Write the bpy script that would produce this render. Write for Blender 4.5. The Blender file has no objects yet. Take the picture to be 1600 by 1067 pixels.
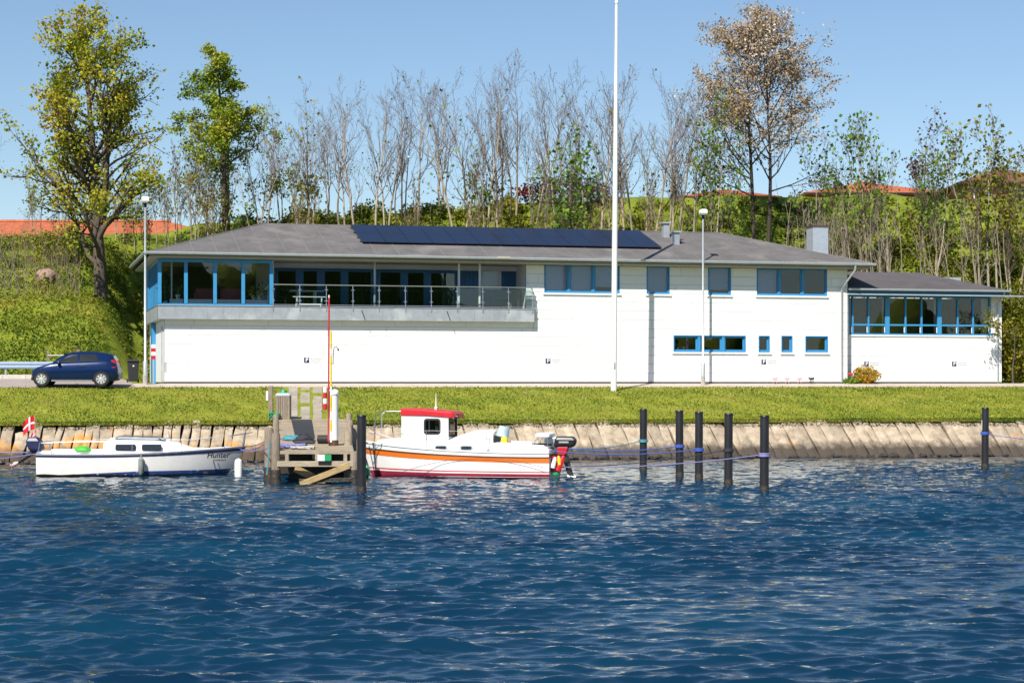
import bpy, bmesh, math, random
import numpy as np
from mathutils import Vector, Matrix

random.seed(7)
RNG = np.random.default_rng(7)
SC = bpy.context.scene
COL = SC.collection
R = math.radians

# ------------------------------------------------------------------ camera, sky, sun, exposure
F = 3000.0            # focal length in photo pixels (1600 wide)
HC = 2.9              # eye height above the water
HOR = 599.0           # photo row of the horizon
cam_d = bpy.data.cameras.new('camera')
cam = bpy.data.objects.new('camera', cam_d); COL.objects.link(cam)
cam.location = (0, 0, HC); cam.rotation_euler = (R(90), 0, 0)
cam_d.sensor_width = 36; cam_d.lens = 36 * F / 1600
cam_d.shift_y = (HOR - 533.5) / 1600
cam_d.clip_start = 0.5; cam_d.clip_end = 6000
SC.camera = cam
SC.cycles.transparent_max_bounces = 24

SUN_EL = R(47)
sun_h = Vector((0.394, 0.919, 0)).normalized()       # horizontal travel of the light
w = bpy.data.worlds.new('World'); SC.world = w; w.use_nodes = True
nt = w.node_tree; nt.nodes.clear()
sky = nt.nodes.new('ShaderNodeTexSky'); sky.sky_type = 'NISHITA'; sky.sun_disc = False
sky.sun_elevation = SUN_EL; sky.sun_rotation = math.atan2(-sun_h.x, -sun_h.y)
sky.altitude = 0; sky.air_density = 1.0; sky.dust_density = 0.1; sky.ozone_density = 4.0
bg = nt.nodes.new('ShaderNodeBackground'); bg.inputs[1].default_value = 0.078
wo = nt.nodes.new('ShaderNodeOutputWorld')
nt.links.new(sky.outputs[0], bg.inputs[0]); nt.links.new(bg.outputs[0], wo.inputs[0])
sd = bpy.data.lights.new('sun', 'SUN'); sd.energy = 4.9; sd.angle = R(0.5); sd.color = (1, 0.95, 0.86)
sun = bpy.data.objects.new('sun', sd); COL.objects.link(sun)
sun.rotation_euler = (sun_h * math.cos(SUN_EL) + Vector((0, 0, -math.sin(SUN_EL)))).to_track_quat('-Z', 'Y').to_euler()
vs = SC.view_settings
vs.view_transform = 'Standard'; vs.look = 'None'; vs.gamma = 1; vs.use_curve_mapping = False
vs.exposure = 0.6

# ------------------------------------------------------------------ frames of reference
def P(px, py, y):
    """world point seen at photo pixel (px,py) if it stands at distance y"""
    return Vector(((px - 800) * y / F, y, HC + (HOR - py) * y / F))
EL = Vector((-15.49, 81.55)); ER = Vector((16.92, 89.84))     # ends of the main eave, plan
T = (ER - EL).normalized(); N = Vector((-T.y, T.x))
TH = math.atan2(T.y, T.x)
OVER = 0.79
OB = EL + N * OVER                                            # building origin: facade plane
EAVE_L = (ER - EL).length
def U(px, v):
    k = (px - 800) / F
    o = OB + N * v
    return (k * o.y - o.x) / (T.x - k * T.y)
def Wh(px, py, v):
    u = U(px, v); y = (OB + T * u + N * v).y
    return (HOR - py) * y / F
def uv(x, y):
    r = Vector((x, y)) - OB
    return r.dot(T), r.dot(N)
def bw(u, v, wz=0):
    p = OB + T * u + N * v
    return Vector((p.x, p.y, HC + wz))
SHA = Vector((-18.4, 69.0)); SHB = Vector((20.5, 77.0))       # water line, plan
ST = (SHB - SHA).normalized(); SN = Vector((-ST.y, ST.x))
CREST = 1.45; CRW = 1.25                                      # revetment top, its run inland
PATHW = 2.2
def sstep(t):
    t = min(1, max(0, t)); return t * t * (3 - 2 * t)
def lerp(a, b, t): return a + (b - a) * t
def pw(x, pts):
    if x <= pts[0][0]: return pts[0][1]
    for (x0, y0), (x1, y1) in zip(pts, pts[1:]):
        if x <= x1: return lerp(y0, y1, (x - x0) / (x1 - x0))
    return pts[-1][1]
def lump(x, y):
    return (math.sin(x * .9 + 1.3 * math.sin(y * .5)) + math.sin(y * 1.1 + x * .37) + .6 * math.sin(x * 2.3 - y * 1.9)) * .09
def G(x, y):
    u, v = uv(x, y)
    if v <= 0:
        zp = HC - 0.075 * min(-v, PATHW)
        if v > -PATHW: return zp
        de = -PATHW - v
        dc = (Vector((x, y)) - SHA).dot(SN) - CRW
        if dc <= 0: return CREST
        t = dc / (dc + de)
        return lerp(CREST, HC - .075 * PATHW, .75 * t + .25 * math.sin(t * math.pi / 2))
    v0 = pw(u, [(-1.2, 4.6), (.4, 11), (41, 11), (43.5, 4)])
    v1 = pw(u, [(-4, 19), (3, 26.5)])
    zc = pw(u, [(-25, 6.4), (-4, 7.2), (5, 9.0), (15, 9.8), (22, 10.4), (30, 11.2), (46, 11.7)])
    left = pw(u, [(-1.5, .05), (.3, 0)])
    z = HC + left * min(v, v0)
    t = (v - v0) / (v1 - v0)
    if t > 0:
        tt = min(t, 1)
        z += zc * (.65 * tt + .35 * sstep(tt)) + lump(x, y) * min(1, t * 6)
        if t > 1: z += .015 * (v - v1)
    return z
def hit(px, py, y0=60, y1=140):
    """where the sight line of a pixel meets the ground"""
    y = y0
    while y < y1:
        p = P(px, py, y)
        if G(p.x, y) >= p.z: return p
        y += .1
    return P(px, py, y1)

# ------------------------------------------------------------------ materials
MATS = {}
def nodes(name):
    m = bpy.data.materials.new(name); m.use_nodes = True
    t = m.node_tree; b = t.nodes['Principled BSDF']
    return m, t, b
def mat(name, col, rough=.6, metal=0, var=.12, scale=6, bump=0, bscale=40, spec=.5, rnd=0, stretch=None, col2=None, dirt=None):
    """principled paint/stone/wood with two scales of noise on the colour, optional bump and per-object variation"""
    if name in MATS: return MATS[name]
    m, t, b = nodes(name); L = t.links.new
    tc = t.nodes.new('ShaderNodeTexCoord'); src = tc.outputs['Object']
    if stretch:
        mp = t.nodes.new('ShaderNodeMapping'); mp.inputs['Scale'].default_value = stretch
        L(src, mp.inputs[0]); src = mp.outputs[0]
    n1 = t.nodes.new('ShaderNodeTexNoise'); n1.inputs['Scale'].default_value = scale; n1.inputs['Detail'].default_value = 6
    n1.inputs['Roughness'].default_value = .65
    L(src, n1.inputs['Vector'])
    rp = t.nodes.new('ShaderNodeValToRGB')
    c = col; d = col2 if col2 else tuple(x * (1 - 2.2 * var) for x in col)
    e = tuple(min(1, x * (1 + var)) for x in col)
    rp.color_ramp.elements[0].position = .3; rp.color_ramp.elements[0].color = (*d, 1)
    rp.color_ramp.elements[1].position = .7; rp.color_ramp.elements[1].color = (*e, 1)
    L(n1.outputs[0], rp.inputs[0]); out = rp.outputs[0]
    if dirt:
        n2 = t.nodes.new('ShaderNodeTexNoise'); n2.inputs['Scale'].default_value = dirt[1]; n2.inputs['Detail'].default_value = 8
        L(src, n2.inputs['Vector'])
        r2 = t.nodes.new('ShaderNodeValToRGB'); r2.color_ramp.elements[0].position = dirt[2]; r2.color_ramp.elements[1].position = dirt[2] + .12
        L(n2.outputs[0], r2.inputs[0])
        mx = t.nodes.new('ShaderNodeMix'); mx.data_type = 'RGBA'
        L(r2.outputs[0], mx.inputs[0]); L(out, mx.inputs[6]); mx.inputs[7].default_value = (*dirt[0], 1); out = mx.outputs[2]
    if rnd:
        oi = t.nodes.new('ShaderNodeObjectInfo'); mr = t.nodes.new('ShaderNodeMapRange')
        mr.inputs[3].default_value = 1 - rnd; mr.inputs[4].default_value = 1 + rnd
        L(oi.outputs['Random'], mr.inputs[0])
        hs = t.nodes.new('ShaderNodeHueSaturation'); L(mr.outputs[0], hs.inputs['Value']); L(out, hs.inputs['Color']); out = hs.outputs[0]
    L(out, b.inputs['Base Color'])
    b.inputs['Roughness'].default_value = rough; b.inputs['Metallic'].default_value = metal
    b.inputs['Specular IOR Level'].default_value = spec
    if bump:
        n3 = t.nodes.new('ShaderNodeTexNoise'); n3.inputs['Scale'].default_value = bscale; n3.inputs['Detail'].default_value = 5
        L(src, n3.inputs['Vector'])
        bp = t.nodes.new('ShaderNodeBump'); bp.inputs['Strength'].default_value = bump; bp.inputs['Distance'].default_value = .05
        L(n3.outputs[0], bp.inputs['Height']); L(bp.outputs[0], b.inputs['Normal'])
    MATS[name] = m; return m

def leafmat(name, cols, trans=.35, rough=.6):
    """foliage: each leaf (mesh island) takes its own tone from a ramp"""
    if name in MATS: return MATS[name]
    m, t, b = nodes(name); L = t.links.new
    g = t.nodes.new('ShaderNodeNewGeometry'); rp = t.nodes.new('ShaderNodeValToRGB')
    el = rp.color_ramp.elements
    while len(el) < len(cols): el.new(.5)
    for i, c in enumerate(cols):
        el[i].position = i / (len(cols) - 1); el[i].color = (*c, 1)
    n = t.nodes.new('ShaderNodeTexNoise'); n.inputs['Scale'].default_value = .35; n.inputs['Detail'].default_value = 3
    tc = t.nodes.new('ShaderNodeTexCoord'); L(tc.outputs['Object'], n.inputs['Vector'])
    ma = t.nodes.new('ShaderNodeMath'); ma.operation = 'MULTIPLY_ADD'; ma.inputs[1].default_value = .55
    L(g.outputs['Random Per Island'], ma.inputs[0])
    m2 = t.nodes.new('ShaderNodeMath'); m2.operation = 'MULTIPLY_ADD'; m2.inputs[1].default_value = 2.3; m2.inputs[2].default_value = -.92
    L(n.outputs[0], m2.inputs[0]); L(m2.outputs[0], ma.inputs[2]); L(ma.outputs[0], rp.inputs[0])
    L(rp.outputs[0], b.inputs['Base Color']); b.inputs['Roughness'].default_value = rough
    b.inputs['Specular IOR Level'].default_value = .25
    tr = t.nodes.new('ShaderNodeBsdfTranslucent'); L(rp.outputs[0], tr.inputs[0])
    mx = t.nodes.new('ShaderNodeMixShader'); mx.inputs[0].default_value = trans
    L(b.outputs[0], mx.inputs[1]); L(tr.outputs[0], mx.inputs[2])
    L(mx.outputs[0], t.nodes['Material Output'].inputs[0])
    MATS[name] = m; return m

def glassmat(name, tint=(.90, .93, .94), refl=.02):
    if name in MATS: return MATS[name]
    m, t, b = nodes(name); L = t.links.new; t.nodes.remove(b)
    tr = t.nodes.new('ShaderNodeBsdfTransparent'); tr.inputs[0].default_value = (*tint, 1)
    gl = t.nodes.new('ShaderNodeBsdfGlossy'); gl.inputs['Roughness'].default_value = .01
    fr = t.nodes.new('ShaderNodeFresnel'); fr.inputs[0].default_value = 1.5
    ad = t.nodes.new('ShaderNodeMath'); ad.operation = 'ADD'; ad.use_clamp = True; ad.inputs[1].default_value = refl
    L(fr.outputs[0], ad.inputs[0])
    tc = t.nodes.new('ShaderNodeTexCoord'); n = t.nodes.new('ShaderNodeTexNoise'); n.inputs['Scale'].default_value = 1.2
    L(tc.outputs['Object'], n.inputs['Vector'])
    bp = t.nodes.new('ShaderNodeBump'); bp.inputs['Strength'].default_value = .04; bp.inputs['Distance'].default_value = .05
    L(n.outputs[0], bp.inputs['Height']); L(bp.outputs[0], gl.inputs['Normal'])
    mx = t.nodes.new('ShaderNodeMixShader'); L(ad.outputs[0], mx.inputs[0]); L(tr.outputs[0], mx.inputs[1]); L(gl.outputs[0], mx.inputs[2])
    L(mx.outputs[0], t.nodes['Material Output'].inputs[0])
    MATS[name] = m; return m

def watermat():
    m, t, b = nodes('water'); L = t.links.new
    b.inputs['Base Color'].default_value = (.004, .042, .105, 1)
    b.inputs['Roughness'].default_value = .03; b.inputs['IOR'].default_value = 1.45
    tc = t.nodes.new('ShaderNodeTexCoord'); mp = t.nodes.new('ShaderNodeMapping'); mp.inputs['Scale'].default_value = (1, 1.7, 1)
    L(tc.outputs['Object'], mp.inputs[0])
    n = t.nodes.new('ShaderNodeTexNoise'); n.inputs['Scale'].default_value = 11; n.inputs['Detail'].default_value = 3; n.inputs['Roughness'].default_value = .55
    L(mp.outputs[0], n.inputs['Vector'])
    bp = t.nodes.new('ShaderNodeBump'); bp.inputs['Strength'].default_value = .12; bp.inputs['Distance'].default_value = .025
    L(n.outputs[0], bp.inputs['Height']); L(bp.outputs[0], b.inputs['Normal'])
    n2 = t.nodes.new('ShaderNodeTexNoise'); n2.inputs['Scale'].default_value = .12; n2.inputs['Detail'].default_value = 3
    L(tc.outputs['Object'], n2.inputs['Vector'])
    rp = t.nodes.new('ShaderNodeValToRGB'); rp.color_ramp.elements[0].color = (.0014, .015, .038, 1); rp.color_ramp.elements[1].color = (.0026, .033, .066, 1)
    rp.color_ramp.elements[0].position = .35; rp.color_ramp.elements[1].position = .65
    L(n2.outputs[0], rp.inputs[0]); L(rp.outputs[0], b.inputs['Base Color'])
    return m

def groundmat(name, cols, scale=1.2, fine=14, bump=.6):
    """ground with patches of several tones at two scales"""
    if name in MATS: return MATS[name]
    m, t, b = nodes(name); L = t.links.new
    tc = t.nodes.new('ShaderNodeTexCoord')
    n1 = t.nodes.new('ShaderNodeTexNoise'); n1.inputs['Scale'].default_value = scale; n1.inputs['Detail'].default_value = 7; n1.inputs['Roughness'].default_value = .7
    n2 = t.nodes.new('ShaderNodeTexNoise'); n2.inputs['Scale'].default_value = fine; n2.inputs['Detail'].default_value = 4
    L(tc.outputs['Object'], n1.inputs['Vector']); L(tc.outputs['Object'], n2.inputs['Vector'])
    a = t.nodes.new('ShaderNodeMath'); a.operation = 'MULTIPLY_ADD'; a.inputs[1].default_value = .45
    s = t.nodes.new('ShaderNodeMath'); s.operation = 'MULTIPLY'; s.inputs[1].default_value = .55
    L(n1.outputs[0], s.inputs[0]); L(n2.outputs[0], a.inputs[0]); L(s.outputs[0], a.inputs[2])
    rp = t.nodes.new('ShaderNodeValToRGB'); el = rp.color_ramp.elements
    while len(el) < len(cols): el.new(.5)
    for i, c in enumerate(cols):
        el[i].position = .32 + .36 * i / (len(cols) - 1); el[i].color = (*c, 1)
    L(a.outputs[0], rp.inputs[0]); L(rp.outputs[0], b.inputs['Base Color'])
    b.inputs['Roughness'].default_value = .9; b.inputs['Specular IOR Level'].default_value = .15
    bp = t.nodes.new('ShaderNodeBump'); bp.inputs['Strength'].default_value = bump; bp.inputs['Distance'].default_value = .08
    L(n2.outputs[0], bp.inputs['Height']); L(bp.outputs[0], b.inputs['Normal'])
    MATS[name] = m; return m

def stonemat():
    """pale revetment slabs: orange lichen in patches, algae-dark tide band near the water"""
    m, t, b = nodes('revetment_stone'); L = t.links.new
    tc = t.nodes.new('ShaderNodeTexCoord'); g = t.nodes.new('ShaderNodeNewGeometry')
    n1 = t.nodes.new('ShaderNodeTexNoise'); n1.inputs['Scale'].default_value = 3; n1.inputs['Detail'].default_value = 8; n1.inputs['Roughness'].default_value = .7
    L(g.outputs['Position'], n1.inputs['Vector'])
    rp = t.nodes.new('ShaderNodeValToRGB'); rp.color_ramp.elements[0].color = (.235, .18, .12, 1); rp.color_ramp.elements[1].color = (.47, .385, .285, 1)
    rp.color_ramp.elements[0].position = .32; rp.color_ramp.elements[1].position = .66
    L(n1.outputs[0], rp.inputs[0])
    oi = t.nodes.new('ShaderNodeObjectInfo'); mr = t.nodes.new('ShaderNodeMapRange'); mr.inputs[3].default_value = .82; mr.inputs[4].default_value = 1.12
    L(oi.outputs['Random'], mr.inputs[0])
    hs = t.nodes.new('ShaderNodeHueSaturation'); L(mr.outputs[0], hs.inputs['Value']); L(rp.outputs[0], hs.inputs['Color'])
    sx = t.nodes.new('ShaderNodeSeparateXYZ'); L(g.outputs['Position'], sx.inputs[0])
    # lichen: patchy, a band at mid height, commoner to the left
    n2 = t.nodes.new('ShaderNodeTexNoise'); n2.inputs['Scale'].default_value = 1.6; n2.inputs['Detail'].default_value = 7
    L(g.outputs['Position'], n2.inputs['Vector'])
    bx = t.nodes.new('ShaderNodeMapRange'); bx.inputs[1].default_value = -9; bx.inputs[2].default_value = -3; bx.inputs[3].default_value = .10; bx.inputs[4].default_value = -.08
    L(sx.outputs[0], bx.inputs[0])
    hz = t.nodes.new('ShaderNodeMapRange'); hz.inputs[1].default_value = .55; hz.inputs[2].default_value = 1.25; hz.inputs[3].default_value = .1; hz.inputs[4].default_value = -.16
    L(sx.outputs[2], hz.inputs[0])
    s1 = t.nodes.new('ShaderNodeMath'); L(n2.outputs[0], s1.inputs[0]); L(bx.outputs[0], s1.inputs[1])
    s2 = t.nodes.new('ShaderNodeMath'); L(s1.outputs[0], s2.inputs[0]); L(hz.outputs[0], s2.inputs[1])
    lr = t.nodes.new('ShaderNodeMapRange'); lr.inputs[1].default_value = .6; lr.inputs[2].default_value = .72; lr.inputs[4].default_value = .8
    L(s2.outputs[0], lr.inputs[0])
    m1 = t.nodes.new('ShaderNodeMix'); m1.data_type = 'RGBA'; m1.inputs[7].default_value = (.55, .25, .035, 1)
    L(lr.outputs[0], m1.inputs[0]); L(hs.outputs[0], m1.inputs[6])
    # tide band
    ad = t.nodes.new('ShaderNodeMath'); ad.operation = 'MULTIPLY_ADD'; ad.inputs[1].default_value = .55; L(n1.outputs[0], ad.inputs[0]); L(sx.outputs[2], ad.inputs[2])
    tr = t.nodes.new('ShaderNodeMapRange'); tr.inputs[1].default_value = .62; tr.inputs[2].default_value = .95; tr.inputs[3].default_value = .96; tr.inputs[4].default_value = 0
    L(ad.outputs[0], tr.inputs[0])
    m2 = t.nodes.new('ShaderNodeMix'); m2.data_type = 'RGBA'; m2.inputs[7].default_value = (.05, .038, .028, 1)
    L(tr.outputs[0], m2.inputs[0]); L(m1.outputs[2], m2.inputs[6]); L(m2.outputs[2], b.inputs['Base Color'])
    b.inputs['Roughness'].default_value = .85
    n3 = t.nodes.new('ShaderNodeTexNoise'); n3.inputs['Scale'].default_value = 12; n3.inputs['Detail'].default_value = 8
    L(g.outputs['Position'], n3.inputs['Vector'])
    bp = t.nodes.new('ShaderNodeBump'); bp.inputs['Strength'].default_value = .7; bp.inputs['Distance'].default_value = .04
    L(n3.outputs[0], bp.inputs['Height']); L(bp.outputs[0], b.inputs['Normal'])
    return m

M = dict(
    panel=mat('white_cladding', (.80, .80, .79), .55, var=.02, rnd=.02, dirt=None),
    joint=mat('joint_backing', (.42, .42, .42), .8),
    plaster=mat('white_plaster', (.74, .74, .73), .7, var=.03),
    blue=mat('blue_paint', (.045, .255, .50), .35, var=.04, scale=3),
    navy=mat('dark_shaded_blue', (.015, .115, .27), .45, var=.06),  # recess shade put into the blue paint; also colours the wing fascia
    zinc=mat('zinc', (.40, .43, .46), .42, metal=.35, var=.08, scale=2.5, dirt=((.52, .54, .55), 1.3, .56)),
    gutter=mat('gutter_zinc', (.52, .56, .61), .38, metal=.45, var=.06),
    steel=mat('steel', (.55, .57, .59), .28, metal=.9, var=.04),
    galv=mat('galvanised', (.50, .52, .53), .45, metal=.5, var=.06),
    white=mat('white_paint', (.80, .80, .78), .4, var=.03),
    felt=mat('roof_felt', (.125, .116, .115), .85, var=.14, scale=1.1, bump=.25, bscale=60, dirt=((.165, .152, .145), .7, .55)),
    seam=mat('felt_seam', (.155, .145, .14), .85, var=.12),
    darkfelt=mat('wing_felt', (.085, .075, .078), .85, var=.1, scale=1.4, bump=.2, bscale=60),
    solar=mat('solar_cells', (.004, .006, .022), .12, var=.1, rnd=.1),
    black=mat('black_metal', (.012, .012, .014), .4, var=.1),
    rubber=mat('black_rubber', (.022, .022, .024), .62, var=.2, scale=9),
    hdpe=mat('black_pile_plastic', (.016, .016, .018), .42, var=.2, scale=5, stretch=(1, 1, .2)),
    wood=mat('weathered_wood', (.40, .325, .235), .8, var=.2, scale=5, stretch=(1, 9, 9), bump=.4, bscale=30, rnd=.14),
    postwood=mat('weathered_post', (.31, .25, .185), .82, var=.2, scale=5, stretch=(9, 9, 1), bump=.5, bscale=30, rnd=.12),
    brace=mat('yellowed_timber', (.40, .28, .13), .75, var=.22, scale=4, stretch=(1, 6, 6), rnd=.1),
    slime=mat('wet_dark_timber', (.045, .034, .024), .55, var=.4, scale=8, bump=.6, bscale=20),
    concrete=mat('concrete', (.42, .39, .35), .9, var=.12, scale=4, bump=.3, bscale=40, rnd=.08),
    red=mat('red_gelcoat', (.55, .018, .028), .35, var=.06, scale=3),
    orange=mat('orange_stripe', (.80, .17, .012), .4, var=.05),
    gel=mat('white_gelcoat', (.80, .795, .77), .32, var=.03, scale=2),
    oldgel=mat('aged_gelcoat', (.76, .745, .71), .4, var=.05, scale=2, dirt=((.62, .52, .40), 1.4, .66)),
    navyst=mat('navy_stripe', (.018, .022, .075), .4),
    antired=mat('red_antifouling', (.32, .02, .05), .6, var=.15),
    antiblue=mat('blue_antifouling', (.012, .05, .20), .7, var=.2, scale=5, dirt=((.55, .52, .48), 7, .58)),
    ropeb=mat('blue_rope', (.05, .11, .45), .8, var=.2, scale=30),
    ropel=mat('lilac_rope', (.26, .25, .50), .8, var=.2, scale=30),
    ropec=mat('teal_rope', (.07, .30, .36), .8, var=.2, scale=30),
    ropew=mat('pale_rope', (.55, .55, .52), .8, var=.2, scale=30),
    roped=mat('dark_rope', (.03, .03, .04), .8),
    green=mat('green_plastic', (.015, .30, .10), .45),
    lime=mat('bright_green_cover', (.05, .45, .03), .6),
    yellow=mat('yellow_paint', (.75, .62, .03), .45),
    sofa=mat('burgundy_leather', (.30, .03, .04), .45, var=.1),
    cream=mat('cream_curtain', (.66, .62, .50), .8, var=.05),
    curtain=mat('grey_green_curtain', (.22, .25, .23), .8, var=.1),
    sky_panel=mat('reflected_sky_blue', (.40, .50, .68), .7, var=.03),  # blue of the sky as mirrored in the panes, put into the colour
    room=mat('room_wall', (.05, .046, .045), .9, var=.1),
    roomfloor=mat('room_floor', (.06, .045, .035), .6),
    soffit=mat('soffit_boards', (.42, .38, .34), .7, var=.06),
    brown=mat('brown_wood', (.10, .05, .03), .6),
    carblue=mat('blue_car_paint', (.006, .022, .085), .2, metal=.3, var=.02),
    cardark=mat('car_glass', (.02, .024, .028), .06),
    tyre=mat('tyre', (.02, .02, .02), .8),
    alloy=mat('silver_alloy', (.68, .68, .68), .35, metal=.4),
    lamp_r=mat('tail_lamp', (.45, .02, .03), .2),
    lamp_w=mat('head_lamp', (.7, .72, .75), .15),
    tile=mat('orange_roof_tile', (.43, .115, .045), .8, var=.16, scale=2.5, bump=.3, bscale=30),
    tilered=mat('red_roof_tile', (.36, .075, .035), .8, var=.2, scale=2.5, bump=.3, bscale=30),
    tilebrown=mat('brown_roof_tile', (.20, .075, .035), .85, var=.2, scale=2.5, bump=.3, bscale=30),
    brick=mat('brick_wall', (.33, .13, .07), .85, var=.15, scale=5),
    bark=mat('brown_bark', (.115, .085, .06), .9, var=.25, scale=4, stretch=(3, 3, .6), bump=.8, bscale=14),
    darkbark=mat('dark_bark', (.06, .045, .035), .9, var=.3, scale=4, stretch=(3, 3, .6), bump=.8, bscale=14),
    palebark=mat('pale_bark', (.40, .325, .23), .9, var=.25, scale=2, stretch=(3, 3, .6), bump=.5, bscale=14),
    twig=mat('twig', (.20, .145, .11), .9, var=.2),
    paletwig=mat('pale_twig', (.30, .25, .18), .9, var=.2),
    boulder=mat('pink_boulder', (.34, .22, .17), .85, var=.15, scale=3, bump=.5, bscale=10),
    pavetint=mat('paving', (.34, .295, .24), .9, var=.15, scale=4, bump=.3, bscale=30, rnd=.1),
    pink=mat('pale_pink_metal', (.62, .42, .42), .5),
    hdark=mat('hedge_wood', (.05, .025, .015), .9, var=.3),
)
M['glass'] = glassmat('window_glass'); M['rail_glass'] = glassmat('railing_glass', (.72, .82, .80), .02)
M['boat_glass'] = glassmat('boat_window', (.55, .58, .6), .06)
M['water'] = watermat(); M['stone'] = stonemat()
M['lawn'] = groundmat('lawn_soil', [(.07, .105, .010), (.15, .19, .016), (.24, .25, .025), (.33, .29, .07)], .5, 9)
M['hill'] = groundmat('hill_soil', [(.05, .075, .009), (.11, .155, .014), (.19, .22, .02), (.28, .24, .07)], .5, 7)
M['gravel'] = groundmat('gravel', [(.33, .27, .22), (.45, .38, .32), (.54, .47, .41)], 1.5, 40, .4)
M['asphalt'] = groundmat('old_asphalt', [(.24, .20, .18), (.33, .28, .25), (.40, .35, .32)], 1.0, 30, .3)
M['grassleaf'] = leafmat('grass_blades', [(.055, .10, .008), (.145, .18, .016), (.255, .255, .026), (.38, .32, .09)], .3)
M['herb'] = leafmat('hill_herbs', [(.03, .06, .006), (.095, .155, .012), (.20, .235, .018), (.38, .29, .06)], .45)
M['scrub'] = leafmat('scrub_leaves', [(.035, .06, .007), (.11, .145, .013), (.22, .24, .02), (.36, .32, .035)], .35)
M['maple'] = leafmat('maple_leaves', [(.08, .13, .010), (.25, .30, .018), (.46, .43, .03), (.48, .30, .04)], .4)
M['beech'] = leafmat('beech_leaves', [(.045, .10, .008), (.15, .235, .015), (.32, .37, .022), (.42, .37, .04)], .35)
M['blossom'] = leafmat('cherry_blossom', [(.13, .075, .03), (.34, .225, .11), (.53, .40, .26), (.66, .58, .48)], .3)
M['freshgreen'] = leafmat('fresh_leaves', [(.045, .12, .012), (.11, .22, .018), (.21, .32, .025), (.32, .35, .04)], .4)
M['yellowgreen'] = leafmat('yellow_green_leaves', [(.09, .11, .010), (.20, .20, .016), (.33, .29, .025), (.42, .32, .04)], .4)
M['purple'] = leafmat('purple_leaves', [(.06, .03, .035), (.12, .055, .06), (.18, .09, .09), (.22, .15, .07)], .3)
M['shrubgold'] = leafmat('golden_leaves', [(.20, .13, .012), (.40, .26, .02), (.55, .36, .03), (.50, .20, .02)], .3)
M['pot_leaf'] = leafmat('houseplant_leaves', [(.04, .09, .02), (.10, .17, .03), (.25, .27, .06)], .3)

# ------------------------------------------------------------------ mesh building
class MB:
    def __init__(s): s.v = []; s.f = []; s.m = []; s.mi = 0
    def add(s, vs, fs):
        o = len(s.v); s.v += [tuple(p) for p in vs]
        for f in fs: s.f.append(tuple(i + o for i in f)); s.m.append(s.mi)
        return s
    def box(s, x0, x1, y0, y1, z0, z1):
        return s.add([(x0, y0, z0), (x1, y0, z0), (x1, y1, z0), (x0, y1, z0), (x0, y0, z1), (x1, y0, z1), (x1, y1, z1), (x0, y1, z1)],
                     [(3, 2, 1, 0), (4, 5, 6, 7), (0, 1, 5, 4), (1, 2, 6, 5), (2, 3, 7, 6), (3, 0, 4, 7)])
    def prism(s, pts, a0, a1, axis='y'):
        """polygon in two axes pushed along the third"""
        def mk(p, a): return {'y': (p[0], a, p[1]), 'x': (a, p[0], p[1]), 'z': (p[0], p[1], a)}[axis]
        n = len(pts); vs = [mk(p, a0) for p in pts] + [mk(p, a1) for p in pts]
        fs = [tuple(range(n)), tuple(range(2 * n - 1, n - 1, -1))] + [(i, (i + 1) % n, n + (i + 1) % n, n + i)[::-1] for i in range(n)]
        return s.add(vs, fs)
    def loft(s, rings, cap=True, closed=True):
        n = len(rings[0]); vs = [p for r in rings for p in r]; fs = []
        for i in range(len(rings) - 1):
            for j in range(n if closed else n - 1):
                k = (j + 1) % n
                fs.append((i * n + j, i * n + k, (i + 1) * n + k, (i + 1) * n + j))
        if cap: fs += [tuple(range(n))[::-1], tuple((len(rings) - 1) * n + j for j in range(n))]
        return s.add(vs, fs)
    def tube(s, pts, r, n=6, cap=True):
        pts = [Vector(p) for p in pts]; rings = []
        rs = r if isinstance(r, (list, tuple)) else [r] * len(pts)
        up = None
        for i, p in enumerate(pts):
            d = (pts[min(i + 1, len(pts) - 1)] - pts[max(i - 1, 0)]).normalized()
            if up is None:
                up = Vector((0, 0, 1)) if abs(d.z) < .9 else Vector((1, 0, 0))
            a = d.cross(up)
            if a.length < 1e-4: a = d.cross(Vector((0, 1, 0)))
            a.normalize(); b = a.cross(d).normalized(); up = b
            rings.append([p + (a * math.cos(2 * math.pi * k / n) + b * math.sin(2 * math.pi * k / n)) * rs[i] for k in range(n)])
        return s.loft(rings, cap)
    def lathe(s, prof, n=14, c=(0, 0)):
        return s.loft([[(c[0] + r * math.cos(2 * math.pi * k / n), c[1] + r * math.sin(2 * math.pi * k / n), z) for k in range(n)] for r, z in prof])
    def disc_y(s, prof, cx, cz, n=20):
        """lathe about a y axis: prof of (radius, y)"""
        return s.loft([[(cx + r * math.cos(2 * math.pi * k / n), y, cz + r * math.sin(2 * math.pi * k / n)) for k in range(n)] for r, y in prof])
    def mesh(s, name, mats, smooth=False, bevel=0):
        me = bpy.data.meshes.new(name); me.from_pydata(s.v, [], s.f)
        for m in (mats if isinstance(mats, (list, tuple)) else [mats]): me.materials.append(m)
        if isinstance(mats, (list, tuple)) and len(mats) > 1: me.polygons.foreach_set('material_index', s.m)
        bm = bmesh.new(); bm.from_mesh(me)
        bmesh.ops.recalc_face_normals(bm, faces=bm.faces)
        if bevel:
            ed = [e for e in bm.edges if len(e.link_faces) == 2 and e.calc_face_angle(0) > .6]
            bmesh.ops.bevel(bm, geom=ed, offset=bevel, segments=2, affect='EDGES', profile=.5, clamp_overlap=True)
        bm.to_mesh(me); bm.free()
        if smooth:
            me.polygons.foreach_set('use_smooth', [True] * len(me.polygons))
            try: me.set_sharp_from_angle(angle=R(40))
            except Exception: pass
        me.update(); return me
    def build(s, name, mats, parent=None, smooth=False, bevel=0):
        return link(name, s.mesh(name, mats, smooth, bevel), parent)

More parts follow.
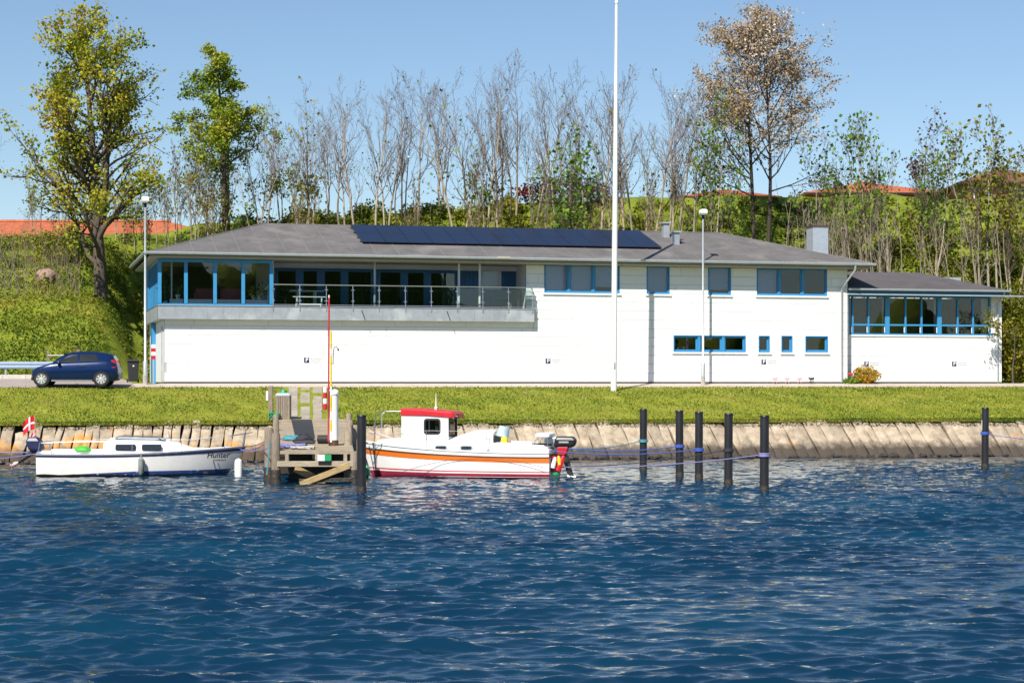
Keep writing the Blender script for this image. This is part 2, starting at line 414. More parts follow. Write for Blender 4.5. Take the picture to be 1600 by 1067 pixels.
def link(name, me, parent=None):
    o = bpy.data.objects.new(name, me); COL.objects.link(o)
    if parent: o.parent = parent
    return o
def tag(o, label, cat, group=None, kind=None):
    o['label'] = label
    if cat: o['category'] = cat
    if group: o['group'] = group
    if kind: o['kind'] = kind
    return o
def thing(name, label, cat, loc=(0, 0, 0), rz=0, group=None):
    o = bpy.data.objects.new(name, None); COL.objects.link(o)
    o.location = loc; o.rotation_euler = (0, 0, rz); o.empty_display_size = .3
    return tag(o, label, cat, group)
def copy_tree(o, parent=None):
    c = o.copy(); COL.objects.link(c)
    if parent: c.parent = parent
    for ch in o.children: copy_tree(ch, c)
    return c
def struct(o, label):
    o['kind'] = 'structure'; o['label'] = label; return o
def quick_mesh(name, verts, faces_flat, n, mats, mi=None, smooth=False):
    """fast mesh from arrays, all faces with n corners"""
    me = bpy.data.meshes.new(name); nf = len(faces_flat) // n
    me.vertices.add(len(verts)); me.vertices.foreach_set('co', np.asarray(verts, np.float32).ravel())
    me.loops.add(nf * n); me.loops.foreach_set('vertex_index', np.asarray(faces_flat, np.int32))
    me.polygons.add(nf); me.polygons.foreach_set('loop_start', np.arange(0, nf * n, n, dtype=np.int32))
    for m in mats: me.materials.append(m)
    if mi is not None: me.polygons.foreach_set('material_index', np.asarray(mi, np.int32))
    if smooth: me.polygons.foreach_set('use_smooth', np.ones(nf, dtype=bool))
    me.update(calc_edges=True); me.validate(); return me
def text_mesh(s, size, m, parent, mtx, name='lettering', shear=0, depth=.002):
    cu = bpy.data.curves.new('t', 'FONT'); cu.body = s; cu.size = size; cu.extrude = depth; cu.align_x = 'CENTER'; cu.align_y = 'CENTER'; cu.shear = shear; cu.offset = size * .022
    to = bpy.data.objects.new('t', cu); COL.objects.link(to)
    bpy.context.view_layer.update()
    me = bpy.data.meshes.new_from_object(to.evaluated_get(bpy.context.evaluated_depsgraph_get()))
    bpy.data.objects.remove(to); bpy.data.curves.remove(cu)
    me.materials.clear(); me.materials.append(m)
    o = link(name, me, parent); o.matrix_local = mtx; return o
FACE = Matrix.Rotation(R(90), 4, 'X')        # lettering upright, read from -y

# ================================================================== THE SETTING
# ---- water: one sheet of real waves (sum of wind waves), finer near the shore opposite, flat far off
def build_water():
    xs = [-400, -200, -100, -60, -40]; x = -30.0
    while x < 30: xs.append(x); x += .055 + .05 * max(0, abs(x) - 9) / 20
    xs += [30, 40, 60, 100, 200, 400]
    ys = [-600, -250, -100, -40, -10, 0, 6, 10]; y = 13.0
    while y < 80: ys.append(y); y += .034 + .075 * (y - 13) / 60
    ys += [80.5]
    xs = np.array(xs); ys = np.array(ys); X, Y = np.meshgrid(xs, ys)
    rng = np.random.default_rng(3); Z = np.zeros_like(X); DX = np.zeros_like(X); DY = np.zeros_like(X)
    for lam, amp, n in ((3.0, .008, 5), (1.4, .0078, 9), (.80, .0082, 16), (.46, .0056, 24), (.26, .0031, 24), (.17, .0016, 16)):
        for _ in range(n):
            l = lam * rng.uniform(.72, 1.3); a = amp * rng.uniform(.5, 1.1)
            th = R(-97) + rng.normal(0, .36); k = 2 * math.pi / l
            ph = k * (X * math.cos(th) + Y * math.sin(th)) + rng.uniform(0, 6.28)
            Z += a * np.sin(ph); c = .8 * a * np.cos(ph); DX += c * math.cos(th); DY += c * math.sin(th)
    # gusts: calmer and rougher patches
    gust = .8 + .25 * np.sin(X * .23 + 1.1 * np.sin(Y * .11)) * np.sin(Y * .17 + X * .05) + .12 * np.sin(X * .6 - Y * .4)
    lee = .5 + .55 * np.clip((74 - Y + .2 * X) / 45, 0, 1)                     # lee of the bank
    fade = np.clip((31 - np.abs(X)) / 4, 0, 1) * np.clip((Y - 11) / 3, 0, 1)
    s = gust * lee * fade
    V = np.stack([X + DX * s, Y + DY * s, Z * s], -1).reshape(-1, 3)
    ny, nx = X.shape; i = np.arange((ny - 1) * nx).reshape(ny - 1, nx)[:, :-1].ravel()
    fc = np.stack([i, i + 1, i + nx + 1, i + nx], 1).ravel()
    o = link('water', quick_mesh('water', V, fc, 4, [M['water']], smooth=True))
    struct(o, 'rippled dark blue harbour water in the foreground')
build_water()

def sheet(name, m, rows, label, parent=None):
    """grid of points (rows of equal length) as one sheet"""
    n = len(rows[0]); V = [p for r in rows for p in r]; fc = []
    for a in range(len(rows) - 1):
        for b in range(n - 1): fc += [a * n + b, a * n + b + 1, (a + 1) * n + b + 1, (a + 1) * n + b]
    o = link(name, quick_mesh(name, [tuple(p) for p in V], fc, 4, [m], smooth=True), parent)
    return struct(o, label)

# ---- lawn between the path and the stone revetment
us = list(np.linspace(-60, 80, 180))
rows = []
for u in us:
    e = OB + T * u + N * (-PATHW + .15)
    q = e - N * 30
    # crest point straight lakeward
    d0 = (e - SHA).dot(SN) - CRW + .2; dn = N.dot(SN)
    c = e - N * (d0 / dn)
    rows.append([(lerp(c.x, e.x, t), lerp(c.y, e.y, t), G(lerp(c.x, e.x, t), lerp(c.y, e.y, t)) + .03 * math.sin(u * 3.1 + t * 9) * math.sin(t * 3.14) - (.09 if t == 0 else 0)) for t in np.linspace(0, 1, 26)])
sheet('lawn', M['lawn'], rows, 'mown grass bank between the stone edge and the building')
# ---- gravel strip along the facade, and the parking ground to the left
rows = []
for u in np.linspace(-.6, 80, 110):
    rows.append([tuple(bw(u, v, -.075 * max(0, -v) + .005)) for v in (-PATHW + .05 * math.sin(u * 5) + .10 * math.sin(u * 1.3) + .06 * math.sin(u * 11), -1.4, -.7, 0, .06)])
sheet('path', M['gravel'], rows, 'pale gravel strip along the foot of the white facade')
rows = []
for u in np.linspace(-60, -.55, 90):
    rows.append([tuple(Vector((p.x, p.y, G(p.x, p.y) + .006))) for p in [bw(u, v) for v in np.linspace(-PATHW - .1 + .04 * math.sin(u * 2.3), 5.2, 14)]])
sheet('road', M['asphalt'], rows, 'worn asphalt parking ground left of the building')
# ---- hillside
vv = [.04, 1, 2, 3, 4, 5] + list(np.linspace(5.8, 30, 52)) + [33, 38, 45, 60, 90, 150, 300, 800]
uu = [-600, -250, -120, -80] + list(np.linspace(-60, 80, 190)) + [110, 160, 300, 650]
rows = [[(lambda p: (p.x, p.y, G(p.x, p.y) - .02))(bw(u, v)) for v in vv] for u in uu]
sheet('hillside', M['hill'], rows, 'steep green hillside rising behind the building')
# ---- bank under the revetment slabs
rows = [[(SHA + ST * s - SN * 1.2).to_3d() + Vector((0, 0, -1.6)), (SHA + ST * s + SN * .12).to_3d() + Vector((0, 0, -.12)), (SHA + ST * s + SN * (CRW + .3)).to_3d() + Vector((0, 0, CREST - .06))] for s in np.linspace(-60, 110, 60)]
sheet('shore_bank', mat('bank_earth', (.06, .045, .03), .95, var=.3), rows, 'dark earth bank behind the stone slabs')

# ---- stone revetment: each slab its own piece
rev = thing('stone_revetment', 'sloping revetment of long pale stone slabs with orange lichen at the water', 'stone wall', (SHA.x, SHA.y, 0), math.atan2(ST.y, ST.x))
def shore_s(px):
    k = (px - 800) / F; o = SHA + SN * .6
    return (k * o.y - o.x) / (ST.x - k * ST.y)
JS0, JS1 = shore_s(436), shore_s(548)
slope = Vector((0, CRW, CREST + .12)); sl = slope.length; sdir = slope / sl; snrm = Vector((0, -sdir.z, sdir.y))
def slab(s0, wd, tilt, ln, low, gap):
    mb = MB(); nx, ny = 4, 8; th = random.uniform(.14, .22); lift = random.uniform(-.05, .06)
    V = []; top = []
    hj = [random.uniform(-.02, .02) for _ in range(nx + 1)]
    bulge = random.uniform(.02, .05)
    for layer in (0, 1):
        for j in range(ny + 1):
            t = j / ny; q = low + ln * t
            for i in range(nx + 1):
                a = i / nx
                edge = math.sin(a * math.pi) ** .5 * math.sin(min(1, t * 1.02) * math.pi) ** .3 if 0 < a < 1 and 0 < j < ny else 0
                wob = .018 * math.sin(t * 9 + s0 * 3) * (1 if 0 < i < nx else .6)
                x = s0 + gap / 2 + (wd - gap) * a + tilt * t + wob + (.02 * math.sin(s0 * 7 + j) if i in (0, nx) else 0)
                h = (lift + bulge * edge + random.uniform(-.009, .009)) if layer else lift - th
                qq = q + (hj[i] if j == ny else 0) * 1.0 - (.025 if j == ny and i in (0, nx) else 0)
                p = sdir * qq + snrm * h
                V.append((x, p.y, p.z - .06))
    m = (nx + 1) * (ny + 1); fs = []
    for j in range(ny):
        for i in range(nx):
            a = j * (nx + 1) + i; fs.append((m + a, m + a + 1, m + a + nx + 2, m + a + nx + 1))
    ring = [i for i in range(nx + 1)] + [j * (nx + 1) + nx for j in range(1, ny + 1)] + [ny * (nx + 1) + i for i in range(nx - 1, -1, -1)] + [j * (nx + 1) for j in range(ny - 1, 0, -1)]
    for a, b in zip(ring, ring[1:] + ring[:1]): fs.append((a, b, m + b, m + a))
    mb.add(V, fs); mb.build('slab', M['stone'], rev, smooth=True)
s = shore_s(-190)
while s < shore_s(1760):
    wd = random.choice((random.uniform(.30, .5), random.uniform(.36, .66))) if s > JS1 else random.uniform(.26, .52)
    if JS0 - wd < s < JS1: s = JS1; continue
    if s < JS0: tilt = .22 + .1 * math.sin(s)
    else: tilt = -pw(s, [(JS1, .05), (JS1 + 4, .18), (JS1 + 12, .40), (JS1 + 20, .46)]) + random.uniform(-.05, .05)
    broken = random.random() < .03 and s < JS0
    ln = (sl * (.82 if broken else .96)) + random.uniform(-.10, .03) + (.12 if s < JS0 and random.random() < .12 else 0)
    slab(s, wd, tilt * ln / sl, ln, -.05, random.uniform(.025, .06) if s < JS0 else random.uniform(.012, .035))
    s += wd
# rubble at the foot: too small and jumbled to count
mb = MB()
for _ in range(420):
    s = random.uniform(-4, 46); r = random.uniform(.06, .17)
    if JS0 - .2 < s < JS1 + .2: continue
    c = Vector((s, random.uniform(-.25, .05), random.uniform(-.06, .07)))
    rings = [[c + Vector((r * k * math.cos(a) * random.uniform(.8, 1.3), r * k * math.sin(a) * random.uniform(.8, 1.2), r * h)) for a in (0, 1.05, 2.1, 3.14, 4.2, 5.25)] for k, h in ((.7, -.6), (1.1, 0), (.6, .6))]
    mb.loft(rings)
o = mb.build('foot_rubble', M['slime'], rev, smooth=True); o['kind'] = 'stuff'

# ---- grass blades, herbs, scrub (uncountable)
def leaf_cloud(pts, size, up=.0, aspect=1.0, seed=1, droop=0):
    """one small bent leaf (2 triangles) at each point; returns verts and faces"""
    rng = np.random.default_rng(seed); n = len(pts); p = np.asarray(pts, float)
    d = rng.normal(size=(n, 3)); d[:, 2] = d[:, 2] * (1 - up) + up * 1.6 - droop; d /= np.linalg.norm(d, axis=1)[:, None]
    e = rng.normal(size=(n, 3)); e -= (e * d).sum(1)[:, None] * d; e /= np.linalg.norm(e, axis=1)[:, None]
    s = np.asarray(size) * rng.uniform(.6, 1.35, n); L = d * s[:, None]; Wd = e * (s * aspect * .5)[:, None]
    nr = np.cross(d, e) * (s * .18)[:, None]
    V = np.stack([p, p + L * .5 + Wd + nr, p + L, p + L * .5 - Wd + nr], 1).reshape(-1, 3)
    i = np.arange(n) * 4
    return V, np.stack([i, i + 1, i + 2, i, i + 2, i + 3], 1).ravel()
def stuff(name, V, fc, m, label):
    o = link(name, quick_mesh(name, V, fc, 3, [m])); tag(o, label, None, kind='stuff'); return o

pts = []
for _ in range(80000):
    u = random.uniform(-12, 44) ; t = random.random() ** 1.0
    e = OB + T * u + N * (-PATHW - .02)
    d0 = (e - SHA).dot(SN) - CRW + .22; c = e - N * (d0 / N.dot(SN))
    edge = random.random() < .25
    if edge: t = random.uniform(-.022, .04)
    x, y = lerp(c.x, e.x, t), lerp(c.y, e.y, t)
    if abs(x - ((476 - 800) / F) * y) < .95 and random.random() < .93: continue
    z = G(x, y) - .01 - (.06 if t < .008 else 0)
    pts.append((x, y, z))
V, fc = leaf_cloud(pts, .085, up=.6, aspect=.4, seed=5)
stuff('grass', V, fc, M['grassleaf'], 'short yellow green grass blades on the bank')
dp = [p for p in random.sample(pts, 1300) if math.sin(p[0] * .8) + math.sin(p[1] * 1.1 + p[0] * .3) > .5]
V, fc = leaf_cloud([(a, b, c + .05) for a, b, c in dp], .035, up=.0, aspect=1.0, seed=15)
stuff('daisies', V, fc, M['white'], 'scattered white daisies in the grass')

pts = []
for _ in range(52000):
    u = random.uniform(-16, 1.2); v = 4.8 + 15.5 * random.random()
    if u > -1.2 and v < 11: continue
    p = bw(u, v)
    if math.sin(p.x * 1.7 + p.y) + math.sin(p.y * 2.3 - p.x * .8) < -1.2 and random.random() < .6: continue
    pts.append((p.x, p.y, G(p.x, p.y) - .02 + random.random() ** 3 * .12))
V, fc = leaf_cloud(pts, .13, up=.35, aspect=.55, seed=6)
stuff('ground_cover', V, fc, M['herb'], 'low green herbs and grass covering the slope behind the car')

def clumps(n, zone, rmin, rmax, per):
    out = []
    rng = np.random.default_rng(n)
    for _ in range(n):
        q = zone()
        if q is None: continue
        x, y, r = q; r *= random.uniform(rmin, rmax)
        k = int(per * r * r) + 20
        d = rng.normal(size=(k, 3)); d /= np.linalg.norm(d, axis=1)[:, None]; d[:, 2] = np.abs(d[:, 2]) * random.uniform(.7, 1.3)
        rad = r * (1 - .55 * rng.random(k) ** 2)[:, None] * (1 + .25 * np.sin(d[:, :1] * 5 + x) * np.cos(d[:, 1:2] * 4 + y))
        out.append(d * rad + np.array([x, y, G(x, y) - .1]))
    return np.concatenate(out)
def zone_right():
    u = random.uniform(1, 52); v = random.uniform(10.5, 27)
    if u > 42.2: v = random.uniform(5, 27)
    if v > 20.5 and u > 23:
        p = bw(u, v); return (p.x, p.y, .42) if random.random() < .6 and v < 26 else None
    if u < 7 and v > 17: return None
    p = bw(u, v); return p.x, p.y, 1.0 if v < 22 else .75
pts = clumps(1350, zone_right, .45, 1.15, 300)
V, fc = leaf_cloud(pts, .2, up=.15, aspect=.7, seed=8)
stuff('hillside_scrub', V, fc, M['scrub'], 'dense yellow green scrub thicket covering the hill behind the building')
def zone_left():
    u = random.uniform(-17, 1); v = random.uniform(13, 23)
    if u > -1 and v < 15: return None
    p = bw(u, v); return p.x, p.y, .8
pts = clumps(55, zone_left, .3, .7, 300)
V, fc = leaf_cloud(pts, .17, up=.2, aspect=.6, seed=9)
stuff('slope_scrub', V, fc, M['scrub'], 'olive green low scrub along the top of the left slope')
def zone_crest():
    p = bw(random.uniform(-15, 3), random.uniform(16.5, 19.5)); return p.x, p.y, .75
pts = clumps(60, zone_crest, .5, 1.2, 170)
V, fc = leaf_cloud(pts, .15, up=.2, aspect=.6, seed=19)
stuff('crest_scrub', V, fc, M['scrub'], 'loose bushes before the long orange roof')
# dry stems and brambles
def stems(n, zone, hmin, hmax, r0, lean):
    mb = MB()
    for _ in range(n):
        q = zone()
        if q is None: continue
        x, y, _r = q; h = random.uniform(hmin, hmax); z = G(x, y) - .1
        a = random.uniform(0, 6.28); l = random.uniform(0, lean) * h
        p0 = Vector((x, y, z)); p2 = p0 + Vector((math.cos(a) * l, math.sin(a) * l, h)); p1 = (p0 + p2) / 2 + Vector((random.uniform(-.1, .1), random.uniform(-.1, .1), .1)) * h * .4
        mb.tube([p0, p1, p2], [r0, r0 * .75, r0 * .35], 3, cap=False)
    return mb
def zone_dry():
    p = hit(random.uniform(-20, 125), random.uniform(365, 470)); return (p.x, p.y, 1)
o = stems(420, zone_dry, .4, 1.5, .011, .6).build('dry_brambles', M['twig']); tag(o, 'tangle of dry tan stems on the upper left slope', None, kind='stuff')
o = stems(420, zone_right, .5, 2.0, .014, .5).build('bare_undergrowth', M['paletwig']); tag(o, 'thin pale leafless stems through the scrub', None, kind='stuff')

# ================================================================== THE BUILDING
bld = thing('clubhouse', 'long white two-storey waterfront building with blue windows and grey hipped roof', 'building', bw(0, 0), TH)
V_S = -.34                                 # plane of the sunroom and balcony front
V_B = 1.75                                 # back wall of the balcony recess
UL = U(257, 0); UR = U(1324, 0); WTOP = 5.36
US0, US1 = U(247, V_S), U(426, V_S)        # sunroom
UB1 = U(822, 0)                            # balcony recess right end
FL0, FL1 = 2.76, 3.33                      # balcony slab
DEPTH = 9.5
def px_open(p0, p1, y0, y1, v):
    c = (p0 + p1) / 2
    return (U(p0, v), U(p1, v), Wh(c, y1, v), Wh(c, y0, v))
OPEN = {
    'a': px_open(850, 968, 412, 458, 0), 'b': px_open(1010, 1046, 415, 459.5, 0), 'c': px_open(1106, 1142, 416.5, 461, 0), 'd': px_open(1182, 1292, 419, 462, 0),
    'e': px_open(1052, 1165, 524, 550, 0), 'f': px_open(1185, 1202.5, 524.5, 550.5, 0), 'g': px_open(1220.5, 1238, 524.5, 550.5, 0), 'h': px_open(1258, 1293.5, 525, 550.5, 0)}
RECESS = (UL - 3, UB1, FL0 + .1, 9)
def cut(rects, op):
    out = []
    a0, a1, b0, b1 = op
    for (x0, x1, y0, y1) in rects:
        if a1 <= x0 or a0 >= x1 or b1 <= y0 or b0 >= y1: out.append((x0, x1, y0, y1)); continue
        if a0 > x0: out.append((x0, a0, y0, y1))
        if a1 < x1: out.append((a1, x1, y0, y1))
        m0, m1 = max(x0, a0), min(x1, a1)
        if b0 > y0: out.append((m0, m1, y0, b0))
        if b1 < y1: out.append((m0, m1, b1, y1))
    return out
def clad(parent, u0, u1, w0, w1, v, openings, row=.405, lens=(2.2, 3.4), g=.007):
    """staggered cladding panels, every panel a piece of its own"""
    wz = w0; k = 0
    while wz < w1 - .05:
        h = min(row, w1 - wz); x = u0 - (random.uniform(.3, 2.4) if k else 0)
        while x < u1:
            ln = random.uniform(*lens); a, b = max(x, u0), min(x + ln, u1); x += ln
            if b - a < .12: continue
            rc = [(a + g, b - g, wz + g, wz + h - g)]
            for op in openings: rc = cut(rc, op)
            rc = [r for r in rc if r[1] - r[0] > .02 and r[3] - r[2] > .02]
            if not rc: continue
            pv = v - .018 - random.uniform(0, .003)
            for r in rc: MB().box(r[0], r[1], pv, v + .004, r[2], r[3]).build('cladding_panel', M['panel'], parent)
        wz += h; k += 1
ops = list(OPEN.values()) + [RECESS]
rc = [(UL, UR, 0.06, WTOP)]
for op in ops: rc = cut(rc, op)
mb = MB()
for r in rc: mb.box(r[0], r[1], 0, .16, r[2], r[3])
wall = mb.build('front_wall', M['joint'], bld)
clad(wall, UL, UR, .07, WTOP, 0, ops)
MB().box(UL - .02, UR + .02, -.03, .1, -.35, .055).build('plinth', M['black'], bld)
# side and rear walls, floors, inner walls
sw = MB().box(UL, UL + .16, .165, DEPTH, .06, FL0).build('left_wall', M['plaster'], bld)
MB().box(UL - .17, UL - .002, 5.4, 6.4, 0, FL0 - .02).build('blue_door_panel', M['blue'], sw)
MB().box(UL - .05, UL - .003, 1.2, 1.26, .1, 2.5).build('corner_strip', M['zinc'], sw)
MB().box(UR - .16, UR, .165, DEPTH, .06, WTOP).build('right_wall', M['plaster'], bld)
MB().box(UL, UR, DEPTH, DEPTH + .16, .06, WTOP).build('rear_wall', M['plaster'], bld)
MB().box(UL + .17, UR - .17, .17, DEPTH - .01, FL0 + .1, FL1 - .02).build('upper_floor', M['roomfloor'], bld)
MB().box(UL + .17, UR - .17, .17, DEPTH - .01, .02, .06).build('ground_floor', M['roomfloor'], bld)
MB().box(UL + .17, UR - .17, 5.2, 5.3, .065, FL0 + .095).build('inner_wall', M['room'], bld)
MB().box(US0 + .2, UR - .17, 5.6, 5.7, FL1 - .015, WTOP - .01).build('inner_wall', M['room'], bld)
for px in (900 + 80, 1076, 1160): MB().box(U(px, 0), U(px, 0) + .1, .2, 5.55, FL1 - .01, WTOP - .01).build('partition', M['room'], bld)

def window(parent, op, v, splits, fr=.085, rev=.13, sill=True, m='blue', casements=(), glass='glass', sillm='white', handles=True):
    """frame with reveal, mullions and one pane per light; panes and sill are sub-parts"""
    u0, u1, w0, w1 = op
    mb = MB(); vf = v + rev - .06
    o1, o2 = v - .03, v + rev + .02
    lip = .035                                                       # proud outer lining
    mb.box(u0, u0 + lip, o1, o2, w0, w1); mb.box(u1 - lip, u1, o1, o2, w0, w1)
    mb.box(u0 + lip, u1 - lip, o1, o2, w1 - lip, w1); mb.box(u0 + lip, u1 - lip, o1, o2, w0, w0 + lip)
    f = mb.build('window', M[m], parent)
    xs = [u0 + lip] + [lerp(u0, u1, t) for t in splits] + [u1 - lip]
    for i in range(len(xs) - 1):
        a = xs[i] + (fr * .55 if i else .004); b = xs[i + 1] - (fr * .55 if i < len(xs) - 2 else .004)
        s = MB(); k = fr * .62
        z0, z1 = w0 + lip + .004, w1 - lip - .004
        s.box(a, a + k, vf - .03, vf + .03, z0, z1); s.box(b - k, b, vf - .03, vf + .03, z0, z1)
        s.box(a + k, b - k, vf - .03, vf + .03, z1 - k, z1); s.box(a + k, b - k, vf - .03, vf + .03, z0, z0 + k)
        s.build('sash', M[m], f)
        MB().box(a + k - .005, b - k + .005, vf - .006, vf + .006, z0 + k - .005, z1 - k + .005).build('pane', M[glass], f)
        if i < len(xs) - 2:
            MB().box(xs[i + 1] - fr * .54, xs[i + 1] + fr * .54, v - .005, v + rev + .01, w0 + lip + .002, w1 - lip - .002).build('mullion', M[m], f)
        if handles:
            MB().lathe([(.075, -.02), (.075, .02)], 12).build('vent_cover', M[m], f).matrix_local = Matrix.Translation((b - k * .2, vf - .045, z0 + k * 1.1)) @ Matrix.Rotation(R(90), 4, 'X')
    if sill: MB().box(u0 - .06, u1 + .06, v - .085, v + .02, w0 - .085, w0 - .012).build('sill', M[sillm], f)
    return f
for key, sp in (('a', (1 / 3, .655)), ('b', ()), ('c', ()), ('d', (.325, .655))):
    window(bld, OPEN[key], 0, sp, handles=True)
for key, sp in (('e', (.355, .69)), ('f', ()), ('g', ()), ('h', ())):
    window(bld, OPEN[key], 0, sp, fr=.12, rev=.17, handles=False)
# added panels behind the glass, reflected sky put into their colour
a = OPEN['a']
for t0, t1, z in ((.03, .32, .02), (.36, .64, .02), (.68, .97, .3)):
    MB().box(lerp(a[0], a[1], t0), lerp(a[0], a[1], t1), .24, .25, a[2] + z, a[3]).build('sky_reflection_panel', M['sky_panel'], bld)
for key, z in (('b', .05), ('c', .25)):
    a = OPEN[key]; MB().box(a[0] + .05, a[1] - .05, .24, .25, a[2] + z, a[3]).build('sky_reflection_panel', M['sky_panel'], bld)
a = OPEN['d']; MB().box(a[0] + .05, lerp(a[0], a[1], .31), .24, .25, a[2], a[3]).build('sky_reflection_panel', M['sky_panel'], bld)

# ---- slab edge, sunroom
fas = MB().box(US0, U(835, V_S), V_S, .15, FL0, FL1).build('balcony_slab', M['zinc'], bld)
n = 24
for i in range(1, n):
    u = lerp(US0, U(835, V_S), i / n); MB().box(u - .006, u + .006, V_S - .012, V_S + .01, FL0 + .004, FL1 - .004).build('sheet_seam', M['zinc'], fas)
MB().box(US0, UL - .001, .151, DEPTH - .3, FL0, FL1).build('slab_side', M['zinc'], fas)
MB().box(US0 - .03, U(835, V_S) + .02, V_S - .03, .1, FL1 + .001, FL1 + .03).build('slab_capping', M['galv'], fas)
for px in (568, 701): MB().tube([(U(px, V_S) - .08, V_S - .015, FL1 - .12), (U(px, V_S) + .04, V_S - .13, FL0 + .05)], .018, 6).build('drain_spout', M['black'], fas)
FZ = FL1 + .032
sr = MB().box(US0 + .02, US1, V_S + .02, DEPTH - .6, FL1 - .01, FL1 + .025).build('sunroom_floor', M['roomfloor'], bld)
wt = WTOP - .02
sunw = MB()
sunw.box(US0, US1, V_S, V_S + .12, wt - .14, wt); sunw.box(US0, US1, V_S, V_S + .12, FZ, FZ + .07)
sunw.box(US0, US0 + .12, V_S + .121, 6.2, wt - .14, wt); sunw.box(US0, US0 + .12, V_S + .121, 6.2, FZ, FZ + .07)
sw = sunw.build('sunroom_window', M['blue'], bld)
pxs = (249.5, 290.5, 336, 380, 424)
cols_u = [U(p, V_S) for p in pxs]
for i, u in enumerate(cols_u):
    MB().box(u - .075, u + .075, V_S - .012, V_S + .13, FZ + .071, wt - .141).build('post', M['blue'], sw)
    if i: 
        MB().box(cols_u[i - 1] + .077, u - .077, V_S + .05, V_S + .06, FZ + .075, wt - .145).build('pane', M['glass'], sw)
        MB().box(cols_u[i - 1] + (.45 if i == 1 else .1), u - .1, V_S + .16, V_S + .5, FZ + .02, FZ + .26).build('window_ledge', M['white'], sw)
for k in range(1, 8):
    v = V_S + .13 + k * .8
    MB().box(US0 + .03, US0 + .09, v - .04, v + .04, FZ + .071, wt - .141).build('post', M['blue'], sw)
    MB().box(US0 + .05, US0 + .06, v - .75, v - .052, FZ + .075, wt - .145).build('pane', M['glass'], sw)
MB().box(US0, US0 + .12, 6.2, DEPTH, FZ, wt).build('sunroom_side_wall', M['blue'], bld)
MB().box(US1 - .04, US1 + .06, V_S + .13, 5.5, FZ, wt).build('sunroom_partition', M['plaster'], bld)
MB().box(U(268, V_S + .4) - .03, U(268, V_S + .4) + .03, V_S + .35, V_S + .41, FZ, wt).build('inner_post', M['white'], bld)
MB().box(U(419, V_S + .3) - .05, U(419, V_S + .3) + .05, V_S + .22, V_S + .28, FZ + .02, FZ + .95).build('white_panel_edge', M['white'], bld)

# ---- balcony recess: back wall with glazed doors, boarding and frames in blue darkened as shade
RB0 = US1 + .06
def px_b(px): return U(px, V_B)
bt = Wh(520, 408, V_B) ; bb = FZ
bwall = MB().box(RB0, UB1, V_B, V_B + .15, WTOP - .22, WTOP).build('recess_wall', M['plaster'], bld)
MB().box(RB0, px_b(429.5), V_B, V_B + .12, bb, WTOP - .221).build('jamb', M['soffit'], bwall)
ub0, ub1 = px_b(717), px_b(806)
dw0, dw1 = px_b(752), px_b(783)
dz1 = Wh(767, 417, V_B); 
rc = cut([(ub0, ub1, bb, WTOP - .221)], (dw0, dw1, bb + .95, dz1))
mb = MB()
for r in rc: mb.box(r[0], r[1], V_B + .03, V_B + .12, r[2], r[3])
board = mb.build('blue_boarding', M['navy'], bld)
u = ub0 + .1
while u < ub1 - .03:
    for r in cut([(u, u + .045, bb, WTOP - .225)], (dw0 - .05, dw1 + .05, bb + .9, dz1 + .05)): MB().box(r[0], r[1], V_B, V_B + .035, r[2], r[3]).build('batten', M['navy'], board)
    u += .2
window(bld, (dw0, dw1, bb + .95, dz1), V_B + .02, (), fr=.06, sill=False, m='white', handles=False)
MB().box(dw0 + .05, dw1 - .05, V_B + .35, V_B + .36, bb + .9, dz1).build('sky_reflection_panel', M['sky_panel'], bwall)  # same added panel, tinted as reflected sky
MB().box(ub1 + .02, UB1, V_B, V_B + .12, bb, WTOP - .221).build('panel_wall', M['panel'], bwall)
def gwin(p0, p1, splits, z0=None):
    return window(bld, (px_b(p0), px_b(p1), bb + .02, WTOP - .222), V_B - .02, splits, fr=.15, rev=.1, sill=False, m='navy', handles=False)
gwin(430, 584, (.245, .46, .7))
gwin(590, 715, (.33, .62))
MB().box(px_b(584) + .002, px_b(590) - .002, V_B - .02, V_B + .1, bb, WTOP - .222).build('jamb', M['navy'], bwall)
mb = MB()
ua, ub = px_b(692), px_b(713); pts = []
for i in range(25): pts.append((lerp(ua, ub, i / 24), V_B + .32 + .05 * math.sin(i * 2.1)))
mb.loft([[(p[0], p[1], bb + .05) for p in pts] + [(p[0], p[1] + .01, bb + .05) for p in pts[::-1]], [(p[0], p[1], WTOP - .3) for p in pts] + [(p[0], p[1] + .01, WTOP - .3) for p in pts[::-1]]])
mb.build('curtain', M['curtain'], bwall, smooth=True)
for px, m in ((585.5, 'galv'), (717, 'white'), (749.5, 'white')):
    MB().tube([(U(px, .3), .3, FZ), (U(px, .3), .3, WTOP)], .055, 10).build('column', M[m], bld, smooth=True)
MB().box(UB1, UB1 + .1, .161, V_B + .15, FL1, WTOP).build('recess_side_wall', M['panel'], bld)
